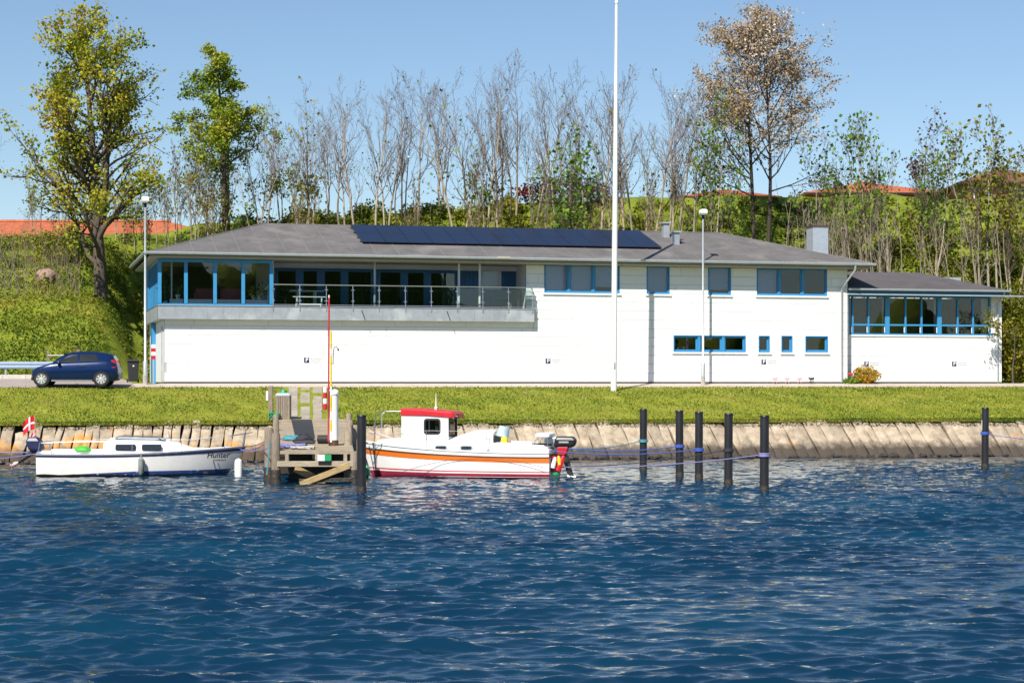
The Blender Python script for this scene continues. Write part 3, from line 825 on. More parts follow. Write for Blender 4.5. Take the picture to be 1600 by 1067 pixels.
# railing
rl = MB().tube([(U(425.5, V_S + .02), V_S + .03, FZ + .93), (U(833, V_S + .02), V_S + .03, FZ + .93)], .026, 8).build('balcony_railing', M['steel'], bld, smooth=True)
MB().tube([(U(425.5, V_S + .02), V_S + .03, FZ + .06), (U(832, V_S + .02), V_S + .03, FZ + .06)], .014, 6).build('lower_rail', M['steel'], rl)
ru = [U(427, V_S)] + [U(p, V_S) for p in (468.5, 510, 551.5, 592.5, 633.5, 674, 714.5, 754.5, 794.5, 832)]
for i, u in enumerate(ru):
    MB().tube([(u, V_S + .03, FL1 - .16), (u, V_S - .045, FL1 - .1), (u, V_S - .045, FZ + .1), (u, V_S + .03, FZ + .93)] if False else [(u, V_S - .02, FL1 - .17), (u, V_S - .02, FZ + .05), (u, V_S + .03, FZ + .93)], .017, 6).build('baluster', M['steel'], rl)
    for z in (.24, .72): MB().box(u - .07, u + .07, V_S - .02, V_S + .05, FZ + z - .022, FZ + z + .022).build('glass_clamp', M['steel'], rl, bevel=.005)
    if i: MB().box(ru[i - 1] + .03, u - .03, V_S + .012, V_S + .022, FZ + .1, FZ + .87).build('glass_panel', M['rail_glass'], rl)
ue = ru[-1]
for z in (.93, .62, .3): MB().tube([(ue, V_S + .03, FZ + z), (ue + .02, -.02, FZ + z)], .018, 6).build('return_rail', M['steel'], rl)
MB().tube([(ue + .12, -.04, FL0 - .35), (ue + .16, -.12, FL0), (ue + .14, -.25, FL1 + .2), (ue + .05, -.3, FZ + .62), (ue, -.3, FZ + .9)], .018, 6).build('return_post', M['steel'], rl)

# ---- roof
EW = 5.60; RISE = 1.73; HALF = 5.55; V0 = -OVER; V1 = V0 + 2 * HALF; SL = RISE / HALF
rb = MB()
def ring(z, o=0): return [(o, V0 + o, z), (EAVE_L - o, V0 + o, z), (EAVE_L - o, V1 - o, z), (o, V1 - o, z)]
rb.add(ring(EW - .13) + ring(EW) + [(HALF, V0 + HALF, EW + RISE), (EAVE_L - HALF, V0 + HALF, EW + RISE)],
       [(0, 1, 5, 4), (1, 2, 6, 5), (2, 3, 7, 6), (3, 0, 4, 7), (4, 5, 9, 8), (5, 6, 9), (6, 7, 8, 9), (7, 4, 8)])
roof = rb.build('roof', M['felt'], bld)
MB().box(.12, EAVE_L - .12, V0 + .12, V1 - .12, WTOP + .002, EW - .131).build('soffit', M['soffit'], roof)
u = .95
while u < EAVE_L - .5:
    d = min(u, EAVE_L - u, HALF) - .05
    if d > .2:
        a = random.uniform(.018, .03)
        MB().add([(u - a, V0 + .01, EW + .004), (u + a, V0 + .01, EW + .004), (u + a, V0 + d, EW + SL * d + .004), (u - a, V0 + d, EW + SL * d + .004),
                  (u - a, V0 + .01, EW + .016), (u + a, V0 + .01, EW + .016), (u + a, V0 + d, EW + SL * d + .016), (u - a, V0 + d, EW + SL * d + .016)],
                 [(4, 5, 6, 7), (0, 1, 5, 4), (1, 2, 6, 5), (2, 3, 7, 6), (3, 0, 4, 7)]).build('felt_seam', M['seam'], roof)
    u += 1.0
for A, B in (((0, V0, EW), (HALF, V0 + HALF, EW + RISE)), ((EAVE_L, V0, EW), (EAVE_L - HALF, V0 + HALF, EW + RISE)), ((HALF, V0 + HALF, EW + RISE), (EAVE_L - HALF, V0 + HALF, EW + RISE))):
    MB().tube([Vector(A) + Vector((0, 0, .0)), Vector(B) + Vector((0, 0, .012))], .035, 6).build('ridge_cap', M['seam'], roof)
def gutter(parent, u0, u1, v, wz, r=.075, m='gutter'):
    prof = [(v - r, wz + r * .5), (v - r * 1.0, wz), (v - r * .7, wz - r * .8), (v, wz - r * 1.1), (v + r * .7, wz - r * .8), (v + r, wz), (v + r, wz + r * .5), (v + r - .01, wz + r * .5), (v + r * .6, wz - r * .6), (v, wz - r * .9), (v - r * .6, wz - r * .6), (v - r + .012, wz + r * .5)]
    return MB().prism([(a, b) for a, b in prof], u0, u1, 'x').build('gutter', M[m], parent)
gutter(roof, -.08, EAVE_L + .08, V0 - .08, EW - .03)
gl = MB().prism([(-.16, EW + .01), (-.16, EW - .05), (-.09, EW - .11), (-.01, EW - .05), (-.01, EW + .01)], V0 - .1, V1, 'y').build('gutter', M['gutter'], roof)
for i in range(17):
    u = .6 + i * 2.02; MB().box(u - .015, u + .015, V0 - .166, V0 - .001, EW + .012, EW + .02).build('gutter_bracket', M['galv'], roof)
MB().box(U(785, V0) - .25, U(785, V0) + .3, V0 - .175, V0 - .14, EW - .06, EW + .035).build('gutter_joint', M['soffit'], roof)

# solar array: two rows of panels
arr = MB()
ua = U(566, V0 + 2.0); pitch = 1.085; npn = 13
tilt = math.atan(SL)
for d in (2.35, 3.1, 4.0, 4.9): arr.box(ua - .05, ua + npn * pitch + .05, V0 + d, V0 + d + .04, EW + SL * d + .005, EW + SL * d + .055)
arr = arr.build('solar_array', M['black'], bld)
for r, d in enumerate((1.98, 3.65)):
    for i in range(npn):
        x = ua + i * pitch + .008; ln = 1.73; hh = .04
        mb = MB(); mb.box(0, pitch - .018, 0, ln, 0, hh)
        o = mb.build('solar_panel', M['solar'], arr)
        o.matrix_local = Matrix.Translation((x, V0 + d, EW + SL * d + .075)) @ Matrix.Rotation(tilt, 4, 'X')
        # frame edges a hair proud
def rooftop(px, d, wx, h, cap, nm, m, base_extra=.35):
    u = U(px, V0 + d); z = EW + SL * d
    o = MB().box(u - wx / 2, u + wx / 2, V0 + d - wx / 2, V0 + d + wx / 2, z - base_extra, z + h).build(nm, M[m], bld)
    MB().box(u - wx / 2 - cap, u + wx / 2 + cap, V0 + d - wx / 2 - cap, V0 + d + wx / 2 + cap, z + h + .002, z + h + .07).build('cowl', M['galv'] if nm == 'roof_vent' else M['brown'], o)
    return o
rooftop(1040, 4.6, .3, .62, .07, 'roof_vent', 'zinc')
rooftop(1055.5, 3.2, .3, .52, .07, 'roof_vent', 'zinc')
ch = rooftop(1277, 4.3, .8, .68, .05, 'chimney', 'gutter', 1.3)
# downpipe at the right end
MB().tube([(UR + .02, V0 - .08, EW - .1), (UR + .02, V0 - .06, EW - .3), (U(1315, -.08), -.09, 4.45), (U(1315, -.08), -.09, .05)], .05, 8).build('downpipe', M['galv'], bld, smooth=True)

# ---- wing
VW = .65; WU0 = UR + .005; WU1 = U(1565, VW); WE = 4.47; WHALF = 3.15
wing = thing('side_wing', 'lower white side wing with blue window band and dark grey roof', 'building', bw(0, 0), TH)
wwin = px_open(1326, 1548, 462, 523.5, VW)
rc = cut([(WU0, WU1, .06, WE - .15)], wwin); mb = MB()
for r in rc: mb.box(r[0], r[1], VW, VW + .16, r[2], r[3])
ww = mb.build('front_wall', M['joint'], wing)
clad(ww, WU0, WU1, .07, WE - .15, VW, [wwin], row=.41, lens=(1.3, 3.0))
MB().box(WU0, WU1 + .02, VW - .03, VW + .1, -.35, .055).build('plinth', M['black'], wing)
MB().box(WU1 - .16, WU1, VW + .165, VW + 5.4, .06, WE - .15).build('right_wall', M['brick'], wing)
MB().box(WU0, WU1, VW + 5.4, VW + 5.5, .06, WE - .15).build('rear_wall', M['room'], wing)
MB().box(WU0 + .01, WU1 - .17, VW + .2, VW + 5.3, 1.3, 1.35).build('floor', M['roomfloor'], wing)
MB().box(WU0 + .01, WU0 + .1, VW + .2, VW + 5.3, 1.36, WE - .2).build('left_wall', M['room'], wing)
# window band
u0, u1, w0, w1 = wwin
tz = Wh(1430, 508, VW)
mb = MB(); mb.box(u0, u1, VW - .02, VW + .13, w1 - .1, w1); mb.box(u0, u1, VW - .03, VW + .13, w0, w0 + .06)
mb.box(u0, u0 + .05, VW - .02, VW + .13, w0 + .061, w1 - .101); mb.box(u1 - .07, u1, VW - .02, VW + .13, w0 + .061, w1 - .101)
wb = mb.build('window_band', M['blue'], wing)
edges = [(u0 + .05, 0)]
for px, wd in ((1332.5, .07), (1357, .08), (1386.5, .22), (1415, .075), (1440, .08), (1468, .22), (1496.5, .075), (1520.5, .08)):
    u = U(px, VW); MB().box(u - wd / 2, u + wd / 2, VW - .015, VW + .12, w0 + .061, w1 - .101).build('mullion', M['blue'], wb)
    edges += [(u - wd / 2, 1), (u + wd / 2, 0)]
edges.append((u1 - .07, 1))
for (a, _), (b, _) in zip(edges[0::2], edges[1::2]):
    MB().box(a + .002, b - .002, VW + .02, VW + .1, tz - .04, tz + .04).build('transom', M['blue'], wb)
    for z0, z1 in ((w0 + .062, tz - .042), (tz + .042, w1 - .102)): MB().box(a + .003, b - .003, VW + .05, VW + .058, z0, z1).build('pane', M['glass'], wb)
    MB().box(b - .05, b - .012, VW + .005, VW + .018, w0 + .1, tz - .1).build('window_stay', M['white'], wb)
MB().box(u0 - .03, u1 + .05, VW - .07, VW + .01, w0 - .07, w0 - .012).build('sill', M['white'], wb)
for px in (1380, 1461, 1537): 
    u = U(px, VW + .3); MB().box(u - .09 - (.08 if px > 1500 else 0), u + .09 + (.08 if px > 1500 else 0), VW + .22, VW + .28, w0 + .03, w1).build('curtain', M['cream'], wing)
# roof of the wing
wv0 = VW - .72; ov = .02
mb = MB(); ra, rbb = WU0 + .0, WU1 + ov; zr = WE + SL * WHALF; wv1 = wv0 + 2 * WHALF
mb.add([(ra, wv0, WE - .1), (rbb, wv0, WE - .1), (rbb, wv1, WE - .1), (ra, wv1, WE - .1), (ra, wv0, WE), (rbb, wv0, WE), (rbb, wv1, WE), (ra, wv1, WE), (ra, wv0 + WHALF, zr), (rbb - WHALF, wv0 + WHALF, zr)],
       [(3, 2, 1, 0), (0, 1, 5, 4), (1, 2, 6, 5), (2, 3, 7, 6), (3, 0, 4, 8, 7), (4, 5, 9, 8), (5, 6, 9), (6, 7, 8, 9)])
wr = mb.build('roof', M['darkfelt'], wing)
gutter(wr, ra, rbb + .05, wv0 - .075, WE - .03, .06)
MB().box(ra, rbb, wv0 + .04, wv0 + .1, WE - .24, WE - .101).build('fascia', M['navy'], wr)
MB().box(ra, rbb + .75, wv0 - .02, wv0 + .12, WE - .30, WE - .242).build('fascia_trim', M['gutter'], wr)
MB().box(ra, rbb, wv0 + .125, VW - .021, WE - .27, WE - .245).build('soffit', M['brown'], wr)
MB().box(ra, WU1 + 1, wv0 + 2 * WHALF + .5, wv0 + 2 * WHALF + .7, zr - .2, zr + .02).build('rear_coping', M['gutter'], wr)
MB().box(ra, WU1 + .9, wv0 + 2 * WHALF + .52, wv0 + 2 * WHALF + .69, 0, zr - .2).build('rear_block_wall', M['plaster'], wr)
MB().tube([(WU1 - .25, wv0 - .05, WE - .1), (WU1 - .25, VW - .1, WE - .65), (WU1 - .25, VW - .09, WE - .9), (WU1 - .25, VW - .09, .04)], .045, 8).build('downpipe', M['galv'], wing, smooth=True)

# ---- things in and on the building
def at_b(o, u, v, wz, rz=0):
    o.location = bw(u, v, wz); o.rotation_euler = (0, 0, TH + rz); return o
for i, (p0, p1, w8) in enumerate(((306, 334, 'left'), (344, 377, 'right'))):
    v = .75; u0, u1 = U(p0, v), U(p1 + (2 if i == 0 else 0), v); L = u1 - u0
    s = thing('sofa', f'burgundy leather sofa seen from behind in the sunroom, {w8} one of two', 'sofa', group='sofas in the sunroom'); at_b(s, u0, v, FL1 + .03)
    MB().box(0, L, 0, .22, .1, .8).build('backrest', M['sofa'], s, bevel=.05)
    MB().box(.12, L - .12, .221, .9, .1, .42).build('seat', M['sofa'], s, bevel=.05)
    for x in (0, L - .118): MB().box(x, x + .118, .222, .9, .1, .62).build('armrest', M['sofa'], s, bevel=.04)
    for x in (.06, L - .12):
        for y in (.05, .8): MB().box(x, x + .06, y, y + .06, 0, .099).build('leg', M['brown'], s)
def potplant(px, v, wz, h, label, flower=None, pot='white', n=60, spread=.22):
    u = U(px, v); s = thing('potted_plant', label, 'plant', group='plants on the sunroom ledge'); at_b(s, u, v, wz)
    MB().lathe([(.07, 0), (.1, .16), (.11, .17), (.11, .19), (.09, .18)], 12).build('pot', M[pot], s, smooth=True)
    rng = np.random.default_rng(int(px)); pts = rng.normal(size=(n, 3)) * np.array([spread, spread * .7, h * .3]) + np.array([0, 0, .18 + h * .5]); pts[:, 2] = np.clip(pts[:, 2], .19, 9)
    V, fc = leaf_cloud(pts, .16, up=.4, aspect=.3, seed=int(px))
    link('foliage', quick_mesh('foliage', V, fc, 3, [M[flower or 'pot_leaf']]), s)
    mb = MB()
    for k in range(5): mb.tube([(0, 0, .15), (random.uniform(-.1, .1), random.uniform(-.06, .06), .2 + h * .6)], .006, 3)
    mb.build('stem', M['green'], s)
potplant(278, V_S + .33, FZ + .262, .55, 'spiky green houseplant on the ledge left of the sofas')
potplant(258, V_S + .6, FZ + .0, 1.5, 'tall trailing houseplant in the left corner of the sunroom', n=70, spread=.13)
potplant(405, V_S + .33, FZ + .262, .45, 'bushy houseplant in a white pot at the right of the sunroom', n=110)
potplant(396, V_S + .36, FZ + .262, .25, 'low yellow flowering plant beside the bushy houseplant', flower='shrubgold', n=50, spread=.15)
# balcony furniture
v = .55; tb = thing('picnic_table', 'long white table with bench on the balcony', 'table'); ux = U(455, v); at_b(tb, ux, v, FZ)
L = U(507, v) - ux
MB().box(0, L, .2, .9, .70, .74).build('table_top', M['white'], tb, bevel=.008)
for x in (.35, L - .35):
    MB().box(x - .03, x + .03, .25, .31, 0, .699).build('leg', M['white'], tb); MB().box(x - .03, x + .03, .8, .86, 0, .699).build('leg', M['white'], tb)
bn = thing('bench', 'white slatted bench in front of the balcony table', 'bench'); at_b(bn, U(458, .2), .2, FZ)
L2 = U(509, .2) - U(458, .2)
for k in range(3): MB().box(0, L2, .02 + k * .11, .11 + k * .11, .42, .455).build('slat', M['white'], bn)
for x in (.15, L2 - .2):
    for y in (.04, .27): MB().box(x, x + .05, y, y + .05, 0, .419).build('leg', M['white'], bn)
MB().box(.15, L2 - .15, .16, .19, .1, .14).build('stretcher', M['white'], bn)
def chair(px, v, rz, label, m='brown'):
    c = thing('balcony_chair', label, 'chair', group='chairs on the balcony'); at_b(c, U(px, v), v, FZ, rz)
    MB().box(-.22, .22, -.22, .22, .42, .45).build('seat', M[m], c)
    for k in range(5): MB().box(-.2 + k * .09, -.16 + k * .09, .19, .215, .5, .86).build('back_slat', M[m], c)
    MB().box(-.22, .22, .185, .22, .861, .91).build('back_rail', M[m], c)
    for x in (-.21, .17):
        MB().box(x, x + .04, -.21, -.17, 0, .419).build('leg', M[m], c); MB().box(x, x + .04, .17, .21, 0, .419).build('leg', M[m], c)
chair(812, .6, .3, 'brown slatted wooden chair at the right end of the balcony')
chair(797, .75, -.9, 'dark chair left of the slatted wooden chair on the balcony', 'black')
chair(441, .7, 1.2, 'dark chair beside the white table on the balcony', 'black')
chair(630, .9, .2, 'dark chair behind the glass railing at mid balcony', 'black')
cd = thing('side_table', 'low dark round side table near the wooden chair on the balcony', 'table'); at_b(cd, U(786, .45), .45, FZ)
MB().lathe([(.28, .44), (.3, .46), (.28, .48)], 16).build('table_top', M['black'], cd); MB().tube([(0, 0, .02), (0, 0, .439)], .025, 8).build('stem', M['black'], cd); MB().lathe([(.18, 0), (.17, .02)], 14).build('base', M['black'], cd)
pt = tag(MB().lathe([(.07, 0), (.1, .02), (.11, .2), (.1, .22)], 12).build('planter', M['cream'], smooth=True), 'small cream pot on the balcony edge below the wooden chair', 'pot'); at_b(pt, U(796, -.12), -.12, FZ)
# kitchen ware behind the low window
for i, (px, hh, m) in enumerate(((1059, .16, 'white'), (1064, .2, 'red'), (1068, .2, 'white'), (1073, .22, 'red'))):
    o = tag(MB().lathe([(.045, 0), (.05, .02), (.05, hh * .7), (.02, hh * .85), (.02, hh)], 10).build('bottle', M[m], smooth=True), ['white bottle at the left end of the low window sill', 'red bottle second from the left on the low window sill', 'white bottle third from the left on the low window sill', 'red bottle at the right of the bottles on the low window sill'][i], 'bottle', 'bottles on the low window sill')
    at_b(o, U(px, .3), .3, OPEN['e'][2] + .09)
o = MB().box(OPEN['e'][0] + .05, OPEN['h'][1], .22, .6, OPEN['e'][2] + .03, OPEN['e'][2] + .085).build('worktop', M['white'], bld)
# parking signs
def psign(px, py, v, label):
    s = thing('parking_sign', label, 'sign', group='parking signs on the white walls'); at_b(s, U(px, v), v - .024, Wh(px, py, v))
    MB().box(-.16, .66, -.004, 0, -.13, .13).build('plate', M['white'], s)
    MB().box(-.115, .115, -.0075, -.0045, -.115, .115).build('symbol', M['navyst'], s)
    text_mesh('P', .24, M['white'], s, Matrix.Translation((.01, -.0085, 0)) @ FACE, 'letter', depth=.0006)
    mb = MB()
    for z in (.055, -.055):                    # two lines of print too small to read
        x = .17
        while x < .62:
            w8 = random.uniform(.02, .035); mb.box(x, x + w8, -.0055, -.0042, z - random.uniform(.02, .03), z + random.uniform(.015, .028)); x += w8 + .012
    mb.build('print', mat('grey_print', (.30, .30, .33), .6), s)['kind'] = 'stuff'
psign(479, 562.5, 0, 'small blue parking sign on the wall beside the red pole')
psign(856, 564, 0, 'small blue parking sign on the wall left of the flagpole')
psign(1193, 565.5, 0, 'small blue parking sign under the two narrow windows')
psign(1353.5, 568.5, VW, 'small blue parking sign above the golden bush on the wing')
psign(1490.5, 568.5, VW, 'small blue parking sign at the right end of the wing')
# garden figures along the plinth
def figure(px, m, label):
    s = thing('garden_figure', label, 'ornament', group='row of little animal figures'); v = -.35; at_b(s, U(px, v), v, -.03)
    body = [(-.13, .24), (-.16, .29), (-.14, .33), (-.1, .29), (.09, .30), (.14, .33), (.13, .25), (.11, .2), (-.09, .2)]
    MB().prism(body, -.02, .02).build('body', M[m], s, bevel=.005)
    for x in (-.08, -.05, .06, .09): MB().box(x - .008, x + .008, -.01, .01, .06, .199).build('leg', M[m], s)
    MB().box(-.01, .01, -.008, .008, -.05, .2).build('stake', M['black'], s)
for px, nm in ((1211, 'first'), (1230, 'second'), (1249.5, 'third')): figure(px, 'pink', f'pale pink little animal figure by the plinth, {nm} from the left')
figure(1268, 'black', 'small black animal figure at the right of the pink ones')

# ================================================================== TREES
def tubes_mesh(lines, n):
    """many polylines [(points, radii)] to ring vertices and quads in one go"""
    P_, D_, R_, F_ = [], [], [], []; off = 0
    for pts, rad in lines:
        pts = np.asarray(pts, float); d = np.gradient(pts, axis=0); m = len(pts)
        P_.append(pts); D_.append(d); R_.append(np.asarray(rad, float))
        i = np.arange(m - 1)[:, None] * n; j = np.arange(n)[None, :]; k = (j + 1) % n
        F_.append(np.stack([off + i + j, off + i + k, off + i + n + k, off + i + n + j], -1).reshape(-1)); off += m * n
    Pn = np.concatenate(P_); D = np.concatenate(D_); D /= np.linalg.norm(D, axis=1)[:, None] + 1e-9; Rr = np.concatenate(R_)
    ref = np.where(np.abs(D[:, 2:3]) < .85, np.array([[0, 0, 1.]]), np.array([[1., 0, 0]]))
    A = np.cross(D, ref); A /= np.linalg.norm(A, axis=1)[:, None]; B = np.cross(A, D)
    th = np.arange(n) * 2 * math.pi / n
    V = Pn[:, None] + (A[:, None] * np.cos(th)[None, :, None] + B[:, None] * np.sin(th)[None, :, None]) * Rr[:, None, None]
    return V.reshape(-1, 3), np.concatenate(F_)

class Tree:
    def __init__(s, seed): s.r = random.Random(seed); s.limbs = []; s.twigs = []; s.leaf = []
    def branch(s, p, d, L, r, lvl, prm):
        rn = s.r; last = prm['levels']; nseg = prm['segs'][lvl]
        pts = [p.copy()]; rad = [r]; dirs = []
        for i in range(nseg):
            d = (d + Vector((rn.gauss(0, 1), rn.gauss(0, 1), rn.gauss(0, .6))) * prm['wig'][lvl] + Vector((0, 0, prm['up'][lvl]))).normalized()
            p = p + d * (L / nseg); pts.append(p.copy()); dirs.append(d.copy())
            rad.append(max(prm.get('rmin', .006), r * (1 - (i + 1) / nseg * prm['taper'][lvl])))
        (s.limbs if lvl < prm.get('limb', 2) else s.twigs).append((pts, rad))
        if lvl >= prm.get('leaf_from', 9):
            for _ in range(int(prm['leaves'] * L / max(.2, L) * rn.uniform(.5, 1.3) + rn.random())):
                t = rn.uniform(.25, 1); k = min(nseg - 1, int(t * nseg)); q = pts[k].lerp(pts[k + 1], t * nseg - k)
                h = q.z / prm['height']
                if rn.random() < prm.get('keep', lambda h, q: 1)(h, q):
                    sp = prm.get('lspread', .18); s.leaf.append((q.x + rn.gauss(0, sp), q.y + rn.gauss(0, sp), q.z + rn.gauss(0, sp * .8)))
        if lvl < last:
            n = prm['kids'][lvl]; n = max(1, int(n + rn.uniform(-.3, .3) * n + rn.random()))
            t0 = prm['start'][lvl]
            for i in range(n):
                t = t0 + (1 - t0) * (i + rn.random()) / n; t = min(t, .999); k = min(nseg - 1, int(t * nseg))
                q = pts[k].lerp(pts[k + 1], t * nseg - k); rr = lerp(rad[k], rad[k + 1], t * nseg - k)
                dd = dirs[k]; a = rn.uniform(*prm['ang'][lvl]); ax = dd.orthogonal().normalized(); ax.rotate(Matrix.Rotation(rn.uniform(0, 6.283), 3, dd) )
                nd = dd.copy(); nd.rotate(Matrix.Rotation(a, 3, ax))
                shape = prm.get('shape', lambda t: 1 - .55 * t)(t) if lvl == 0 else 1 - .45 * t
                s.branch(q, nd, L * prm['len'][lvl] * shape * rn.uniform(.75, 1.25), min(rr * .75, r * prm['rad'][lvl]), lvl + 1, prm)
    def meshes(s, name, bark, twig, leafm=None, lsize=.2, aspect=.8, up=.1, n=7):
        V, fc = tubes_mesh(s.limbs, n); trunk = quick_mesh(name + '_trunk', V, fc, 4, [M[bark]], smooth=True)
        Vs, fs, mi, mats = [], [], [], []
        out = []
        if s.twigs:
            V, fc = tubes_mesh(s.twigs, 3); q = fc.reshape(-1, 4); tri = np.concatenate([q[:, [0, 1, 2]], q[:, [0, 2, 3]]]).ravel()
            out.append((V, tri, 0))
        if s.leaf:
            V, fc = leaf_cloud(s.leaf, lsize, up=up, aspect=aspect, seed=len(s.leaf)); out.append((V, fc, 1))
        off = 0
        for V, fc, m in out: Vs.append(V); fs.append(fc + off); mi.append(np.full(len(fc) // 3, m)); off += len(V)
        crown = quick_mesh(name + '_crown', np.concatenate(Vs), np.concatenate(fs), 3, [M[twig], M[leafm or twig]], np.concatenate(mi))
        return trunk, crown
def plant(name, meshes, loc, label, rz=0, scale=(1, 1, 1), group=None, cat='tree'):
    t = thing(name, label, cat, loc, rz, group); t.scale = scale
    link('trunk', meshes[0], t); link('crown', meshes[1], t); return t

# --- the big maple left
def mk_maple():
    T_ = Tree(11); H = 13.8
    prm = dict(levels=3, height=H, limb=2, segs=[9, 7, 5, 3], wig=[.035, .13, .2, .25], up=[.02, .10, .06, .03], taper=[.85, .85, .8, .6], kids=[28, 7, 5], start=[.13, .22, .2],
               ang=[(.75, 1.15), (.5, .95), (.4, 1.0)], len=[.40, .5, .5], rad=[.40, .5, .5], leaf_from=2, leaves=14, rmin=.007, lspread=.2,
               shape=lambda t: (.98 - .6 * max(0, t - .3) / .7))
    T_.branch(Vector((0, 0, -.3)), Vector((.0, 0, 1)), H * .93, .34, 0, prm)
    T_.branch(Vector((.1, 0, H * .28)), Vector((.12, .05, 1)).normalized(), H * .58, .16, 1, prm | dict(kids=[12, 12, 5], start=[.1, .1, .2]))
    T_.branch(Vector((-.1, 0, H * .25)), Vector((-.14, -.05, 1)).normalized(), H * .56, .16, 1, prm | dict(kids=[12, 12, 5], start=[.1, .1, .2]))
    return T_.meshes('maple', 'bark', 'darkbark', 'maple', .15, .95)
b = hit(158, 465); plant('maple_tree', mk_maple(), b, 'tall spreading tree with sparse yellow green young leaves behind the car', rz=.4)
# --- beech with layered crown
def mk_beech():
    T_ = Tree(5); H = 10.2
    prm = dict(levels=3, height=H, limb=1, segs=[9, 6, 4, 3], wig=[.02, .08, .16, .2], up=[.02, .015, .0, -.01], taper=[.85, .85, .8, .6], kids=[26, 7, 5], start=[.36, .15, .15],
               ang=[(1.15, 1.5), (.4, .9), (.4, .9)], len=[.31, .5, .5], rad=[.3, .5, .5], leaf_from=2, leaves=15, rmin=.007, lspread=.15,
               shape=lambda t: (1.15 - .98 * max(0, t - .36) / .64))
    T_.branch(Vector((0, 0, -.5)), Vector((0, 0, 1)), H, .2, 0, prm)
    T_.branch(Vector((.25, 0, -.5)), Vector((.02, 0, 1)), H * .7, .11, 0, prm | dict(kids=[8, 5, 4], start=[.6, .15, .15]))
    for _ in range(700):
        z = T_.r.uniform(.2, H * .52); a = T_.r.uniform(0, 6.28); rr = T_.r.uniform(.12, .32); T_.leaf.append((rr * math.cos(a), rr * math.sin(a), z))
    return T_.meshes('beech', 'bark', 'bark', 'beech', .14, .8, up=.25)
def ground_at(px, y): x = (px - 800) / F * y; return Vector((x, y, G(x, y)))
g = ground_at(352, 107.5); plant('beech_tree', mk_beech(), g, 'dense dark green tree with ivy on its trunk behind the left roof end', rz=1, scale=(1.08, 1.08, 1.09))
# --- cherry in blossom, two trunks
def mk_cherry():
    T_ = Tree(21); H = 16.6
    prm = dict(levels=3, height=H, limb=2, segs=[9, 6, 5, 3], wig=[.03, .12, .18, .2], up=[.03, .03, .03, .02], taper=[.85, .85, .8, .6], kids=[34, 7, 5], start=[.40, .12, .15],
               ang=[(.75, 1.35), (.5, .95), (.4, 1.0)], len=[.31, .52, .5], rad=[.3, .5, .5], leaf_from=2, leaves=9, rmin=.007, lspread=.19, shape=lambda t: 1.1 - .6 * max(0, t - .5) / .5)
    T_.branch(Vector((0, 0, -.5)), Vector((-.05, 0, 1)).normalized(), H * .92, .17, 0, prm)
    T_.branch(Vector((.55, 0, -.3)), Vector((.07, .05, 1)).normalized(), H * .93, .16, 0, prm)
    return T_.meshes('cherry', 'darkbark', 'bark', 'blossom', .135, .85)
g = ground_at(1182, 108.5); plant('cherry_tree', mk_cherry(), g, 'tall twin trunked cherry tree in pale blossom above the roof', rz=0, scale=(.95, .95, 1))

# --- bare crest trees: several prototypes, reused
def mk_bare(seed, leafm=None, leaves=0, H=9.0, stems_=1, kids=(10, 5, 4), keep=None, bark='palebark', twig='twig', lsize=.2, spread=.55, fromlvl=2):
    T_ = Tree(seed)
    prm = dict(levels=3, height=H, limb=1, segs=[10, 7, 5, 3], wig=[.055, .13, .18, .2], up=[.05, .13, .10, .06], taper=[.88, .9, .85, .6], kids=list(kids), start=[.35, .2, .15],
               ang=[(.35, .85), (.35, .8), (.35, .9)], len=[.36, .48, .5], rad=[.5, .5, .5], leaf_from=fromlvl if leafm else 9, leaves=leaves, rmin=.0055, lspread=.16, shape=lambda t: 1.15 - .6 * t)
    if keep: prm['keep'] = keep
    for k in range(stems_):
        a = T_.r.uniform(0, 6.28); o = spread * (k > 0) * T_.r.uniform(.4, 1)
        ln = T_.r.uniform(.03, .16)
        hh = H * (1 if k == 0 else T_.r.uniform(.6, .97))
        T_.branch(Vector((o * math.cos(a), o * math.sin(a), -.4)), Vector((math.cos(a) * ln, math.sin(a) * ln, 1)).normalized(), hh * .92, hh * .0085, 0, prm)
    return T_.meshes(f'crest{seed}', bark, twig, leafm, lsize, .8)
low = lambda h, q: 1 if h < .5 else .06
BARE = [mk_bare(31), mk_bare(32, 'yellowgreen', .7, stems_=2, keep=low, lsize=.13), mk_bare(33, 'freshgreen', .6, stems_=2, keep=low, lsize=.13), mk_bare(34, 'freshgreen', 2, stems_=2, keep=low), mk_bare(35, 'yellowgreen', 2, stems_=3, keep=low), mk_bare(36, stems_=3, bark='bark')]
def ordinal(i): return ['first', 'second', 'third', 'fourth', 'fifth', 'sixth', 'seventh', 'eighth', 'ninth', 'tenth', 'eleventh', 'twelfth', 'thirteenth', 'fourteenth', 'fifteenth', 'sixteenth', 'seventeenth', 'eighteenth', 'nineteenth', 'twentieth'][i]
def crest(px, top, y, proto, label, H=9.0, group='slender trees along the crest', name='crest_tree', sx=1.0):
    g = ground_at(px, y); hz = (HOR - top) * y / F + HC - g.z; k = hz / H * 1.0
    return plant(name, proto, g, label, random.uniform(0, 6.28), (k * sx, k * sx, k), group)
left = [(418, 185, 4), (440, 172, 4), (463, 165, 3), (487, 150, 4), (510, 152, 2), (533, 135, 1), (560, 132, 0), (592, 122, 1), (604, 130, 0), (628, 150, 5)]
for i, (px, top, k) in enumerate(left):
    crest(px, top, random.uniform(105, 111), BARE[k], f'slender crest tree, {ordinal(i)} to the right of the dense green tree')
mid = [(655, 118, 0), (690, 112, 1), (715, 105, 3), (742, 112, 2), (768, 100, 1), (785, 98, 5), (806, 96, 0), (838, 150, 2), (862, 118, 1), (890, 106, 2), (912, 112, 0), (946, 120, 1)]
